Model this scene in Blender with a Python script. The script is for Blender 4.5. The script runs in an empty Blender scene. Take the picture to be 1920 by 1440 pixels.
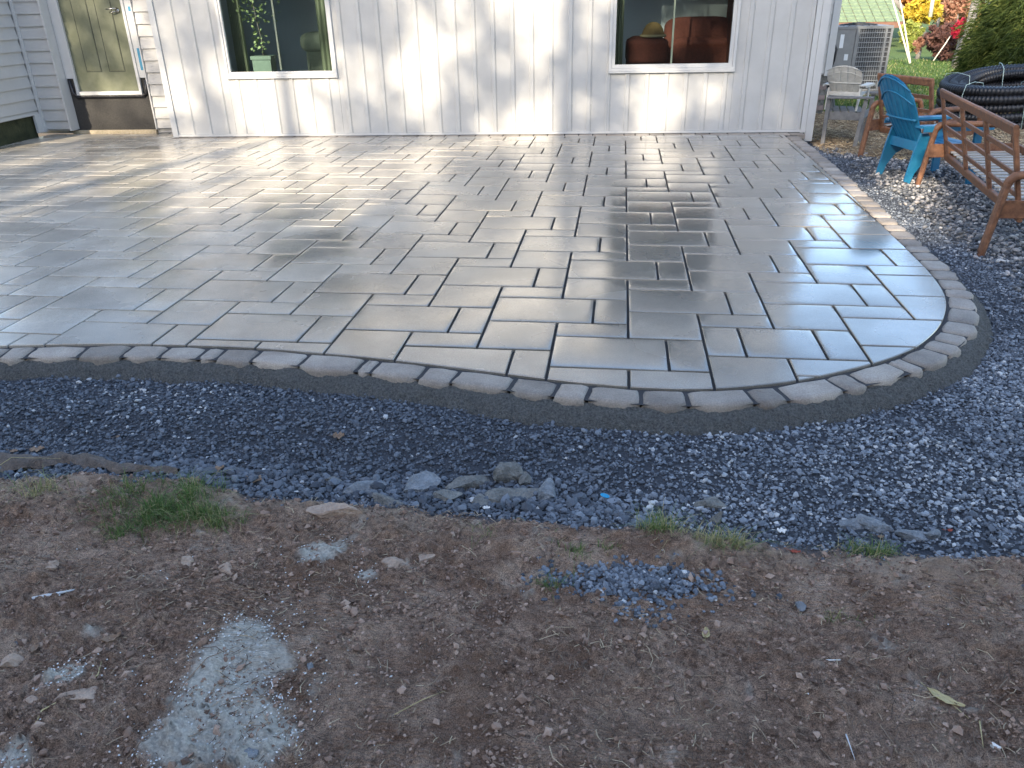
import bpy, math, random
import numpy as np
from math import sin, cos, pi, radians, sqrt, atan2
from mathutils import Vector, Matrix, Euler
random.seed(7); rng = np.random.default_rng(11)
SC = bpy.context.scene; COL = SC.collection

# ------------------------------------------------------------------ camera
CP = Vector((-0.0964, -4.7681, 1.6595)); PITCH, YAW, ROLL, FPX = 0.45601966, 0.13660974, -0.02183203, 1468.737
cam = bpy.data.cameras.new('camera'); co = bpy.data.objects.new('camera', cam); COL.objects.link(co); SC.camera = co
cam.sensor_width = 36.0; cam.lens = FPX / 1920 * 36; cam.clip_end = 500; cam.clip_start = 0.05
fw = Vector((-sin(YAW)*cos(PITCH), cos(YAW)*cos(PITCH), -sin(PITCH)))
rt0 = Vector((cos(YAW), sin(YAW), 0)); up0 = rt0.cross(fw)
rt = rt0*cos(ROLL) + up0*sin(ROLL); up = -rt0*sin(ROLL) + up0*cos(ROLL)
co.matrix_world = Matrix.Translation(CP) @ Matrix((rt, up, -fw)).transposed().to_4x4()
def at(px, py, Y):
    """a point at world depth Y seen at photo pixel (px, py); used to read positions off the photograph"""
    d = rt*((px-960)/FPX) + up*((720-py)/FPX) + fw
    return CP + d*((Y-CP.y)/d.y)
def onz(px, py, z):
    d = rt*((px-960)/FPX) + up*((720-py)/FPX) + fw
    return CP + d*((z-CP.z)/d.z)

# ------------------------------------------------------------------ light
SUN_AZ, SUN_EL = radians(16), radians(28)      # sun behind the camera, a little to its left
w = bpy.data.worlds.new('World'); SC.world = w; w.use_nodes = True
nt = w.node_tree; bg = nt.nodes['Background']
sky = nt.nodes.new('ShaderNodeTexSky'); sky.sky_type = 'NISHITA'; sky.sun_disc = False
sky.sun_elevation = SUN_EL; sky.sun_rotation = radians(180) + SUN_AZ; sky.air_density = 1.0; sky.dust_density = 1.6; sky.ozone_density = 0.9
nt.links.new(sky.outputs[0], bg.inputs[0]); bg.inputs[1].default_value = 0.15
sl = bpy.data.lights.new('sun', 'SUN'); so = bpy.data.objects.new('sun', sl); COL.objects.link(so)
sl.energy = 2.75; sl.angle = radians(0.5); sl.color = (1.0, 0.86, 0.66)
sd = Vector((sin(SUN_AZ)*cos(SUN_EL), cos(SUN_AZ)*cos(SUN_EL), -sin(SUN_EL)))
so.rotation_euler = sd.to_track_quat('-Z', 'Y').to_euler()
SC.view_settings.view_transform = 'Standard'; SC.view_settings.look = 'None'
SC.view_settings.gamma = 1; SC.view_settings.use_curve_mapping = False; SC.view_settings.exposure = 1.8
SC.render.engine = 'CYCLES'

# ------------------------------------------------------------------ materials
def mat(name, c1, c2=None, scale=8, rough=.6, rough2=None, bump=0, bscale=60, bdist=.01, spec=.5, rand=0, metal=0, detail=6, stretch=(1,1,1), alpha=None, coat=0, extra=None):
    m = bpy.data.materials.new(name); m.use_nodes = True; t = m.node_tree; N = t.nodes; L = t.links
    b = N['Principled BSDF']; b.inputs['Metallic'].default_value = metal; b.inputs['Specular IOR Level'].default_value = spec
    b.inputs['Coat Weight'].default_value = coat
    tc = N.new('ShaderNodeTexCoord'); mp = N.new('ShaderNodeMapping'); mp.inputs['Scale'].default_value = stretch
    L.new(tc.outputs['Object'], mp.inputs[0])
    nz = N.new('ShaderNodeTexNoise'); nz.inputs['Scale'].default_value = scale; nz.inputs['Detail'].default_value = detail
    nz.inputs['Roughness'].default_value = .65
    L.new(mp.outputs[0], nz.inputs[0])
    cr = N.new('ShaderNodeValToRGB'); cr.color_ramp.elements[0].position = .3; cr.color_ramp.elements[1].position = .72
    cr.color_ramp.elements[0].color = (*c1, 1); cr.color_ramp.elements[1].color = (*(c2 or c1), 1)
    L.new(nz.outputs[0], cr.inputs[0]); col = cr.outputs[0]
    if rand:
        oi = N.new('ShaderNodeObjectInfo'); mr = N.new('ShaderNodeMapRange'); mr.inputs[3].default_value = 1-rand; mr.inputs[4].default_value = 1+rand
        L.new(oi.outputs['Random'], mr.inputs[0]); hs = N.new('ShaderNodeHueSaturation')
        L.new(mr.outputs[0], hs.inputs['Value']); L.new(col, hs.inputs['Color']); col = hs.outputs[0]
    L.new(col, b.inputs['Base Color'])
    if rough2 is None: b.inputs['Roughness'].default_value = rough
    else:
        mr2 = N.new('ShaderNodeMapRange'); mr2.inputs[1].default_value = .35; mr2.inputs[2].default_value = .65
        mr2.inputs[3].default_value = rough; mr2.inputs[4].default_value = rough2; L.new(nz.outputs[0], mr2.inputs[0]); L.new(mr2.outputs[0], b.inputs['Roughness'])
    if bump:
        n2 = N.new('ShaderNodeTexNoise'); n2.inputs['Scale'].default_value = bscale; n2.inputs['Detail'].default_value = 5
        L.new(mp.outputs[0], n2.inputs[0]); bp = N.new('ShaderNodeBump'); bp.inputs['Strength'].default_value = bump; bp.inputs['Distance'].default_value = bdist
        L.new(n2.outputs[0], bp.inputs['Height']); L.new(bp.outputs[0], b.inputs['Normal'])
    m['b'] = 1
    return m
def attr_mat(name, stops, rough=.8, spec=.4, bump=0, bscale=200, bdist=.004, nscale=0, translucent=0):
    """base colour from the per-stone / per-leaf random attribute 'tint'"""
    m = bpy.data.materials.new(name); m.use_nodes = True; t = m.node_tree; N = t.nodes; L = t.links; b = N['Principled BSDF']
    a = N.new('ShaderNodeAttribute'); a.attribute_name = 'tint'; cr = N.new('ShaderNodeValToRGB'); e = cr.color_ramp.elements
    while len(e) < len(stops): e.new(.5)
    for k, (p, c) in enumerate(stops): e[k].position = p; e[k].color = (*c, 1)
    L.new(a.outputs['Fac'], cr.inputs[0]); L.new(cr.outputs[0], b.inputs['Base Color'])
    b.inputs['Roughness'].default_value = rough; b.inputs['Specular IOR Level'].default_value = spec
    if bump:
        tc = N.new('ShaderNodeTexCoord'); n2 = N.new('ShaderNodeTexNoise'); n2.inputs['Scale'].default_value = bscale; n2.inputs['Detail'].default_value = 4
        L.new(tc.outputs['Object'], n2.inputs[0]); bp = N.new('ShaderNodeBump'); bp.inputs['Strength'].default_value = bump; bp.inputs['Distance'].default_value = bdist
        L.new(n2.outputs[0], bp.inputs['Height']); L.new(bp.outputs[0], b.inputs['Normal'])
    if translucent:
        tr = N.new('ShaderNodeBsdfTranslucent'); mx = N.new('ShaderNodeMixShader'); mx.inputs[0].default_value = translucent
        L.new(cr.outputs[0], tr.inputs[0]); L.new(b.outputs[0], mx.inputs[1]); L.new(tr.outputs[0], mx.inputs[2])
        L.new(mx.outputs[0], N['Material Output'].inputs[0])
    return m
M = {}
# white vinyl with faint waviness
M['vinyl'] = mat('white_vinyl', (.45,.445,.43), (.52,.515,.50), scale=3, rough=.38, rough2=.5, bump=.12, bscale=9, bdist=.02, rand=.02)
M['trim'] = mat('white_trim', (.52,.52,.51), (.57,.57,.56), scale=6, rough=.35, bump=.05, bscale=30)
M['door'] = mat('olive_door_paint', (.115,.125,.08), (.175,.185,.125), scale=5, rough=.35, rough2=.5, bump=.15, bscale=220, bdist=.002)
M['parge'] = mat('black_parging', (.012,.012,.012), (.062,.058,.054), scale=130, rough=.75, bump=.8, bscale=140, bdist=.008, detail=3)
M['tape'] = mat('black_flashing_tape', (.012,.012,.014), (.03,.03,.035), scale=12, rough=.3, bump=.4, bscale=40)
M['blue_tape'] = mat('blue_tape', (.05,.22,.36), (.07,.28,.42), scale=20, rough=.5)
M['ledge'] = mat('sandy_ledge', (.36,.29,.19), (.52,.45,.33), scale=30, rough=.9, bump=.8, bscale=90)
M['moss'] = mat('mossy_foundation', (.018,.024,.010), (.07,.075,.035), scale=7, rough=.9, bump=.6, bscale=40, bdist=.02)
M['chrome'] = mat('brushed_nickel', (.5,.48,.44), rough=.25, metal=1)
M['dark'] = mat('dark_void', (.01,.01,.012), rough=.8)
M['room'] = mat('room_paint', (.56,.62,.68), (.62,.68,.74), scale=2, rough=.9)
M['curtain'] = mat('pale_green_curtain', (.20,.235,.165), (.26,.295,.215), scale=20, rough=.9, stretch=(1,1,.1))
M['redfab'] = mat('red_upholstery', (.10,.027,.02), (.15,.042,.03), scale=40, rough=.9, bump=.3, bscale=300)
M['cream'] = mat('cream_upholstery', (.20,.24,.20), (.26,.30,.25), scale=30, rough=.9, bump=.3, bscale=200)
M['hat'] = mat('tan_straw', (.17,.11,.045), (.24,.165,.07), scale=60, rough=.9, bump=.5, bscale=150)
M['hatrim'] = mat('pale_band', (.36,.31,.20), rough=.9)
M['planter'] = mat('green_planter', (.16,.24,.21), (.22,.30,.26), scale=8, rough=.5)
M['joint'] = mat('joint_sand', (.025,.025,.028), (.07,.07,.072), scale=180, rough=.9, bump=.9, bscale=350, bdist=.004)
M['haunch'] = mat('wet_mortar', (.045,.047,.046), (.19,.188,.175), scale=95, rough=.9, bump=1, bscale=170, bdist=.02, detail=8)
M['grey_wood'] = mat('weathered_wood', (.13,.13,.13), (.24,.235,.23), scale=14, rough=.85, bump=.5, bscale=40, stretch=(1,1,1), rand=.1)
M['wood'] = mat('stained_hardwood', (.095,.040,.022), (.28,.13,.065), scale=11, rough=.5, rough2=.65, bump=.35, bscale=45, bdist=.004, rand=.12, stretch=(2,2,2))
M['webbing'] = mat('white_slats', (.34,.32,.29), (.44,.42,.38), scale=12, rough=.7)
M['bluep'] = mat('blue_plastic', (.005,.115,.24), (.022,.20,.36), scale=7, rough=.38, rough2=.5, bump=.1, bscale=60)
M['whitep'] = mat('dirty_white_plastic', (.50,.475,.42), (.64,.62,.57), scale=14, rough=.55, bump=.3, bscale=90)
M['pipe'] = mat('black_corrugated_plastic', (.010,.011,.015), (.022,.024,.030), scale=6, rough=.32, rough2=.45)
M['tie'] = mat('pale_green_tie', (.42,.55,.52), rough=.6)
M['acgrey'] = mat('grey_painted_steel', (.17,.18,.19), (.22,.23,.24), scale=5, rough=.45)
M['acdark'] = mat('condenser_fins', (.035,.04,.048), (.07,.075,.085), scale=60, rough=.6, stretch=(1,1,.1))
M['wire'] = mat('grey_grille', (.30,.32,.34), rough=.45)
M['sticker'] = mat('pale_sticker', (.62,.66,.70), rough=.5)
M['brick'] = mat('foundation_brick', (.17,.13,.12), (.30,.24,.22), scale=10, rough=.9, bump=.5, bscale=60, rand=.2)
M['shingle'] = mat('green_shingle', (.12,.17,.10), (.22,.28,.17), scale=9, rough=.9, bump=.8, bscale=30, bdist=.03)
M['fascia'] = mat('brown_fascia', (.13,.06,.04), (.18,.09,.06), rough=.7)
M['barkg'] = mat('grey_bark', (.14,.13,.12), (.28,.26,.24), scale=12, rough=.9, bump=.8, bscale=25, stretch=(1,1,.2))
M['pole'] = mat('pale_stake', (.62,.58,.48), (.75,.71,.62), scale=10, rough=.7)
M['housebrown'] = mat('sun_block_siding', (.16,.12,.09), (.2,.15,.12), scale=3, rough=.8)
M['roofdark'] = mat('dark_roofing', (.06,.055,.05), (.09,.085,.08), scale=5, rough=.9)
M['fabric'] = mat('muddy_landscape_fabric', (.07,.055,.045), (.17,.135,.11), scale=30, rough=.9, bump=.8, bscale=120, bdist=.01)
M['leafb'] = mat('dead_leaf', (.18,.11,.07), (.34,.24,.16), scale=25, rough=.8, bump=.5, bscale=60)
M['leafred'] = mat('red_leaf', (.28,.05,.03), (.36,.09,.05), scale=20, rough=.7)
M['husk'] = mat('yellow_husk', (.38,.30,.13), (.55,.46,.25), scale=30, rough=.75, bump=.4, bscale=40, stretch=(1,6,1))
M['rub'] = mat('concrete_rubble', (.09,.09,.085), (.25,.245,.225), scale=26, rough=.95, bump=1, bscale=70, bdist=.012, detail=8)
M['rubb'] = mat('blue_grey_rubble', (.11,.12,.13), (.28,.30,.32), scale=30, rough=.95, bump=1, bscale=80, bdist=.012, detail=8)
M['clay'] = mat('dry_clay', (.28,.20,.15), (.50,.38,.29), scale=18, rough=.95, bump=1, bscale=60, bdist=.012, detail=8)
M['chip'] = mat('blue_chip', (.02,.28,.50), rough=.4)
M['paper'] = mat('white_scrap', (.75,.73,.68), rough=.8)
M['wetwood'] = mat('bleached_stick', (.50,.50,.50), (.62,.62,.62), scale=30, rough=.8)
def mx_rgb(N, L, fac, a, b, mode='MIX'):
    x = N.new('ShaderNodeMix'); x.data_type = 'RGBA'; x.blend_type = mode
    if isinstance(fac, float): x.inputs[0].default_value = fac
    else: L.new(fac, x.inputs[0])
    for v, i in ((a, 6), (b, 7)):
        if isinstance(v, tuple): x.inputs[i].default_value = (*v, 1)
        else: L.new(v, x.inputs[i])
    return x.outputs[2]
def paver_mat(name, ca, cb, wet=True):
    m = bpy.data.materials.new(name); m.use_nodes = True; t = m.node_tree; N = t.nodes; L = t.links; b = N['Principled BSDF']
    ge = N.new('ShaderNodeNewGeometry'); oi = N.new('ShaderNodeObjectInfo')
    n1 = N.new('ShaderNodeTexNoise'); n1.inputs['Scale'].default_value = 3.2; n1.inputs['Detail'].default_value = 7; n1.inputs['Roughness'].default_value = .6
    L.new(ge.outputs['Position'], n1.inputs[0])
    n0 = N.new('ShaderNodeTexNoise'); n0.inputs['Scale'].default_value = 150; n0.inputs['Detail'].default_value = 4; L.new(ge.outputs['Position'], n0.inputs[0])
    cr = N.new('ShaderNodeValToRGB'); cr.color_ramp.elements[0].color = (*ca, 1); cr.color_ramp.elements[1].color = (*cb, 1)
    cr.color_ramp.elements[0].position = .3; cr.color_ramp.elements[1].position = .7; L.new(n1.outputs[0], cr.inputs[0])
    c = mx_rgb(N, L, n0.outputs[0], (.50,.50,.50), (1.5,1.5,1.48)); c = mx_rgb(N, L, 1.0, cr.outputs[0], c, 'MULTIPLY')
    mr = N.new('ShaderNodeMapRange'); mr.inputs[3].default_value = .86 if wet else .76; mr.inputs[4].default_value = 1.14 if wet else 1.26; L.new(oi.outputs['Random'], mr.inputs[0])
    hs = N.new('ShaderNodeHueSaturation'); L.new(mr.outputs[0], hs.inputs['Value']); L.new(c, hs.inputs['Color']); colour = hs.outputs[0]; L.new(colour, b.inputs['Base Color'])
    # water film: roughness follows patches of standing water
    n2 = N.new('ShaderNodeTexNoise'); n2.inputs['Scale'].default_value = 1.1; n2.inputs['Detail'].default_value = 5; L.new(ge.outputs['Position'], n2.inputs[0])
    mr2 = N.new('ShaderNodeMapRange'); mr2.inputs[1].default_value = .38; mr2.inputs[2].default_value = .62; mr2.inputs[3].default_value = .16 if wet else .5; mr2.inputs[4].default_value = .34 if wet else .7
    L.new(n2.outputs[0], mr2.inputs[0]); L.new(mr2.outputs[0], b.inputs['Roughness'])
    b.inputs['IOR'].default_value = 1.5 if wet else 1.45
    b.inputs['Specular IOR Level'].default_value = .75 if wet else .5
    n3 = N.new('ShaderNodeTexNoise'); n3.inputs['Scale'].default_value = 95; n3.inputs['Detail'].default_value = 3; L.new(ge.outputs['Position'], n3.inputs[0])
    bp = N.new('ShaderNodeBump'); bp.inputs['Strength'].default_value = .13 if wet else .8; bp.inputs['Distance'].default_value = .0035; L.new(n3.outputs[0], bp.inputs['Height'])
    n4 = N.new('ShaderNodeTexNoise'); n4.inputs['Scale'].default_value = 420; n4.inputs['Detail'].default_value = 2; L.new(ge.outputs['Position'], n4.inputs[0])
    if wet:      # standing water: strongest right of centre, drying out in patches to the left
        sx = N.new('ShaderNodeSeparateXYZ'); L.new(ge.outputs['Position'], sx.inputs[0])
        wx = N.new('ShaderNodeMapRange'); wx.inputs[1].default_value = -3.2; wx.inputs[2].default_value = .2; wx.inputs[3].default_value = .20; wx.inputs[4].default_value = .95; L.new(sx.outputs[0], wx.inputs[0])
        wn_ = N.new('ShaderNodeMath'); wn_.operation = 'MULTIPLY_ADD'; L.new(n2.outputs[0], wn_.inputs[0]); wn_.inputs[1].default_value = -1.1; L.new(wx.outputs[0], wn_.inputs[2])
        wa = N.new('ShaderNodeMath'); wa.operation = 'ADD'; wa.use_clamp = True; wa.inputs[1].default_value = .55; L.new(wn_.outputs[0], wa.inputs[0]); L.new(wa.outputs[0], b.inputs['Coat Weight'])
        dry = N.new('ShaderNodeMapRange'); dry.inputs[1].default_value = .62; dry.inputs[2].default_value = .18; L.new(wa.outputs[0], dry.inputs[0])
        L.new(mx_rgb(N, L, dry.outputs[0], mx_rgb(N, L, 1.0, colour, (.84,.84,.84), 'MULTIPLY'), mx_rgb(N, L, 1.0, colour, (1.6,1.6,1.62), 'MULTIPLY')), b.inputs['Base Color'])
        b.inputs['Coat IOR'].default_value = 1.55; cw = N.new('ShaderNodeMapRange'); cw.inputs[1].default_value = -1.6; cw.inputs[2].default_value = .1; cw.inputs[3].default_value = .16; cw.inputs[4].default_value = .075; L.new(sx.outputs[0], cw.inputs[0]); L.new(cw.outputs[0], b.inputs['Coat Roughness']); L.new(bp.outputs[0], b.inputs['Coat Normal'])
    b2 = N.new('ShaderNodeBump'); b2.inputs['Strength'].default_value = .20 if wet else .5; b2.inputs['Distance'].default_value = .0014; L.new(n4.outputs[0], b2.inputs['Height']); L.new(bp.outputs[0], b2.inputs['Normal'])
    L.new(b2.outputs[0], b.inputs['Normal'])
    return m
M['paver'] = paver_mat('wet_concrete_paver', (.185,.167,.138), (.285,.262,.22))
M['border'] = paver_mat('tumbled_border_stone', (.19,.16,.135), (.38,.335,.285), wet=False)
def glass_mat():
    m = bpy.data.materials.new('window_glass'); m.use_nodes = True; t = m.node_tree; N = t.nodes; L = t.links
    N.remove(N['Principled BSDF']); tr = N.new('ShaderNodeBsdfTransparent'); gl = N.new('ShaderNodeBsdfGlossy'); gl.inputs['Roughness'].default_value = .01
    tr.inputs[0].default_value = (.80,.88,.86,1)
    fr = N.new('ShaderNodeFresnel'); fr.inputs[0].default_value = 1.6; mx = N.new('ShaderNodeMixShader')
    L.new(fr.outputs[0], mx.inputs[0]); L.new(tr.outputs[0], mx.inputs[1]); L.new(gl.outputs[0], mx.inputs[2]); L.new(mx.outputs[0], N['Material Output'].inputs[0])
    return m
M['glass'] = glass_mat()

# ------------------------------------------------------------------ helpers
def tag(o, label=None, cat=None, group=None, kind=None):
    if label: o['label'] = label
    if cat: o['category'] = cat
    if group: o['group'] = group
    if kind: o['kind'] = kind
    return o
def empty(name, loc=(0,0,0), rz=0, label=None, cat=None, group=None, kind=None):
    o = bpy.data.objects.new(name, None); COL.objects.link(o); o.location = loc; o.rotation_euler = (0,0,rz); o.empty_display_size = .1
    return tag(o, label, cat, group, kind)
def link(name, me, parent=None, loc=(0,0,0), rot=(0,0,0)):
    o = bpy.data.objects.new(name, me); COL.objects.link(o); o.location = loc; o.rotation_euler = rot
    if parent: o.parent = parent
    return o
class MB:
    def __init__(s): s.v = []; s.f = []; s.sm = []
    def add(s, vs, fs, smooth=False):
        n = len(s.v); s.v += [tuple(p) for p in vs]; s.f += [tuple(n+i for i in f) for f in fs]; s.sm += [smooth]*len(fs); return s
    def box(s, a, b, mtx=None):
        (x0,y0,z0), (x1,y1,z1) = a, b
        vs = [Vector(p) for p in ((x0,y0,z0),(x1,y0,z0),(x1,y1,z0),(x0,y1,z0),(x0,y0,z1),(x1,y0,z1),(x1,y1,z1),(x0,y1,z1))]
        if mtx: vs = [mtx @ p for p in vs]
        return s.add(vs, [(0,3,2,1),(4,5,6,7),(0,1,5,4),(1,2,6,5),(2,3,7,6),(3,0,4,7)])
    def bar(s, p, q, w, h, up=(0,0,1), ch=.12):
        """board from p to q, width w (side), height h (up), chamfered edges"""
        p, q = Vector(p), Vector(q); d = (q-p).normalized(); upv = Vector(up); sd_ = d.cross(upv)
        if sd_.length < 1e-4: sd_ = d.cross(Vector((1,0,0)))
        sd_.normalize(); u = sd_.cross(d).normalized(); c = ch*min(w, h)
        pr = [(-w/2+c,-h/2),(w/2-c,-h/2),(w/2,-h/2+c),(w/2,h/2-c),(w/2-c,h/2),(-w/2+c,h/2),(-w/2,h/2-c),(-w/2,-h/2+c)]
        vs = [e + sd_*a + u*b for e in (p, q) for a, b in pr]
        fs = [tuple(range(8))[::-1], tuple(range(8,16))] + [(i,(i+1)%8,(i+1)%8+8,i+8) for i in range(8)]
        return s.add(vs, fs)
    def tube(s, pts, r, n=8, closed=False, caps=True):
        pts = [Vector(p) for p in pts]; m = len(pts); rs = r if isinstance(r, (list, tuple)) else [r]*m
        t0 = (pts[1]-pts[0]).normalized(); nrm = t0.orthogonal().normalized(); vs = []
        for i, p in enumerate(pts):
            if closed: t = (pts[(i+1)%m]-pts[i-1]).normalized()
            else: t = (pts[min(i+1,m-1)]-pts[max(i-1,0)]).normalized()
            nrm = (nrm - t*nrm.dot(t)).normalized(); bn = t.cross(nrm)
            vs += [p + (nrm*cos(2*pi*k/n) + bn*sin(2*pi*k/n))*rs[i] for k in range(n)]
        fs = []
        for i in range(m if closed else m-1):
            j = (i+1) % m
            fs += [(i*n+k, i*n+(k+1)%n, j*n+(k+1)%n, j*n+k) for k in range(n)]
        if caps and not closed: fs += [tuple(range(n))[::-1], tuple(range((m-1)*n, m*n))]
        return s.add(vs, fs, True)
    def prism(s, poly, z0, z1, mtx=None):
        n = len(poly); vs = [Vector((*p, z0)) for p in poly] + [Vector((*p, z1)) for p in poly]
        if mtx: vs = [mtx @ p for p in vs]
        return s.add(vs, [tuple(range(n))[::-1], tuple(range(n,2*n))] + [(i,(i+1)%n,(i+1)%n+n,i+n) for i in range(n)])
    def mesh(s, name, m):
        me = bpy.data.meshes.new(name); me.from_pydata(s.v, [], s.f); me.materials.append(m)
        me.polygons.foreach_set('use_smooth', s.sm); me.update(); return me
    def build(s, name, m, parent=None, loc=(0,0,0), rot=(0,0,0)):
        return link(name, s.mesh(name, m), parent, loc, rot)
def np_mesh(name, V, F, m, tint=None, smooth=False):
    """fast mesh from numpy verts (n,3) and equal-size faces (k,c); tint per vertex"""
    me = bpy.data.meshes.new(name); k, c = F.shape
    me.vertices.add(len(V)); me.vertices.foreach_set('co', np.ascontiguousarray(V, dtype=np.float32).ravel())
    me.loops.add(k*c); me.loops.foreach_set('vertex_index', np.ascontiguousarray(F, dtype=np.int32).ravel())
    me.polygons.add(k); me.polygons.foreach_set('loop_start', np.arange(0, k*c, c, dtype=np.int32))
    me.polygons.foreach_set('use_smooth', np.full(k, smooth))
    if tint is not None:
        a = me.attributes.new('tint', 'FLOAT', 'POINT'); a.data.foreach_set('value', np.asarray(tint, dtype=np.float32))
    me.materials.append(m); me.update(calc_edges=True); me.validate(); return me
def _h(i, j, s):
    n = (i.astype(np.int64)*374761393 + j.astype(np.int64)*668265263 + s*1442695041) & 0xffffffff
    n = ((n ^ (n >> 13))*1274126177) & 0xffffffff
    return ((n ^ (n >> 16)) & 0xffff)/65535.0
def vn(x, y, s=0):
    xi = np.floor(x); yi = np.floor(y); fx = x-xi; fy = y-yi; fx = fx*fx*(3-2*fx); fy = fy*fy*(3-2*fy)
    a = _h(xi,yi,s); b = _h(xi+1,yi,s); c = _h(xi,yi+1,s); d = _h(xi+1,yi+1,s)
    return (a*(1-fx)+b*fx)*(1-fy) + (c*(1-fx)+d*fx)*fy
def fbm(x, y, f=1., o=5, s=0, g=.5):
    r = 0; a = 1; t = 0
    for k in range(o):
        r = r + a*vn(x*f + 17.3*k, y*f - 9.1*k, s+k); t += a; a *= g; f *= 2.03
    return r/t - .5
def sstep(a, b, x): t = np.clip((x-a)/(b-a), 0, 1); return t*t*(3-2*t)

# ------------------------------------------------------------------ plan of the place
INNER = [(-5.9,-1.62),(-5.0,-1.50),(-4.4,-1.38),(-3.9,-1.27),(-3.455,-1.185),(-2.862,-1.105),(-2.429,-1.085),(-1.995,-1.09),(-1.618,-1.13),(-1.318,-1.17),(-.964,-1.229),(-.625,-1.295),(-.409,-1.34),(-.201,-1.374),(-.011,-1.395),(.176,-1.402),(.4,-1.38),(.551,-1.345),(.757,-1.279),(.953,-1.18),(1.204,-1.035),(1.375,-.905),(1.526,-.758),(1.712,-.49),(1.854,-.177),(1.935,.109),(1.974,.48),(1.99,.967),(2.01,1.875),(2.045,3.2),(2.06,4.62),(2.06,6.26)]
def chaikin(P, n=2):
    for _ in range(n):
        Q = [P[0]]
        for a, b in zip(P, P[1:]): Q += [(a[0]*.75+b[0]*.25, a[1]*.75+b[1]*.25), (a[0]*.25+b[0]*.75, a[1]*.25+b[1]*.75)]
        P = Q + [P[-1]]
    return P
IN = np.array(chaikin(INNER)); seg = np.linalg.norm(np.diff(IN, axis=0), axis=1); ARC = np.concatenate([[0], np.cumsum(seg)])
def cpt(t): return np.array([np.interp(t, ARC, IN[:,0]), np.interp(t, ARC, IN[:,1])])
def cnrm(t):
    a, b = cpt(t-.06), cpt(t+.06); d = (b-a)/np.linalg.norm(b-a); return np.array([d[1], -d[0]])   # outwards
W0 = Vector((-6.33, 6.074, 0)); TH = atan2(.391, 8.63); WD = Vector((cos(TH), sin(TH), 0)); WN = Vector((sin(TH), -cos(TH), 0))
def wallY(x): return 6.074 + (x+6.33)*.391/8.63
WM = Matrix.Translation(W0) @ Matrix.Rotation(TH, 4, 'Z')      # wall frame: x along the wall, y into the house, z up

EX = np.array([-6,-2.68,-1.87,-1.49,-.78,-.06,.6,1.36,3,5]); EY = np.array([-2.3,-2.24,-2.22,-2.28,-2.32,-2.336,-2.41,-2.42,-2.45,-2.5])
IN_COARSE = IN[::3]
def curve_dist(x, y):
    """signed distance outwards from the patio's inner border curve (approx)"""
    x = np.asarray(x, float); y = np.asarray(y, float); best = np.full(x.shape, 1e9); sgn = np.ones(x.shape)
    for (ax, ay), (bx, by) in zip(IN_COARSE[:-1], IN_COARSE[1:]):
        dx, dy = bx-ax, by-ay; L2 = dx*dx+dy*dy; t = np.clip(((x-ax)*dx+(y-ay)*dy)/L2, 0, 1)
        ex, ey = x-(ax+t*dx), y-(ay+t*dy); d = np.hypot(ex, ey); s = np.where(ex*dy - ey*dx > 0, 1., -1.)
        m = d < best; best = np.where(m, d, best); sgn = np.where(m, s, sgn)
    return best*sgn
def dirt_side(x, y):      # >0 inside the dirt
    return np.interp(x, EX, EY) - y + .11*fbm(x, y, 3.1, 4, 5) + .05*fbm(x, y, 14., 3, 6)
def H(x, y):
    """height of the ground around the patio"""
    x = np.asarray(x, float); y = np.asarray(y, float)
    d = dirt_side(x, y); front = sstep(1.2, .2, y)
    z = -.112 - .05*sstep(2.4, 3.2, x)*sstep(.3, 2, y) - .05*sstep(4.5, 6.3, y)
    tr = np.exp(-((d+.28)/.24)**2)*sstep(.75, -.3, x)*sstep(-4.5,-3,x)     # trench in front of the dirt bank
    z = z - .055*tr*front + .022*fbm(x, y, 1.7, 3, 9)*2 + .012*fbm(x, y, 6., 3, 12)*2
    bank = sstep(-.02, .10, d)
    lump = .045*fbm(x, y, 1.3, 4, 21)*2 + .028*fbm(x, y, 5.5, 4, 33)*2 + .012*fbm(x, y, 21, 3, 44)*2
    z = z*(1-bank) + bank*(-.105 + lump + .025*np.exp(-((d-.16)/.12)**2))
    return z

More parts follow.
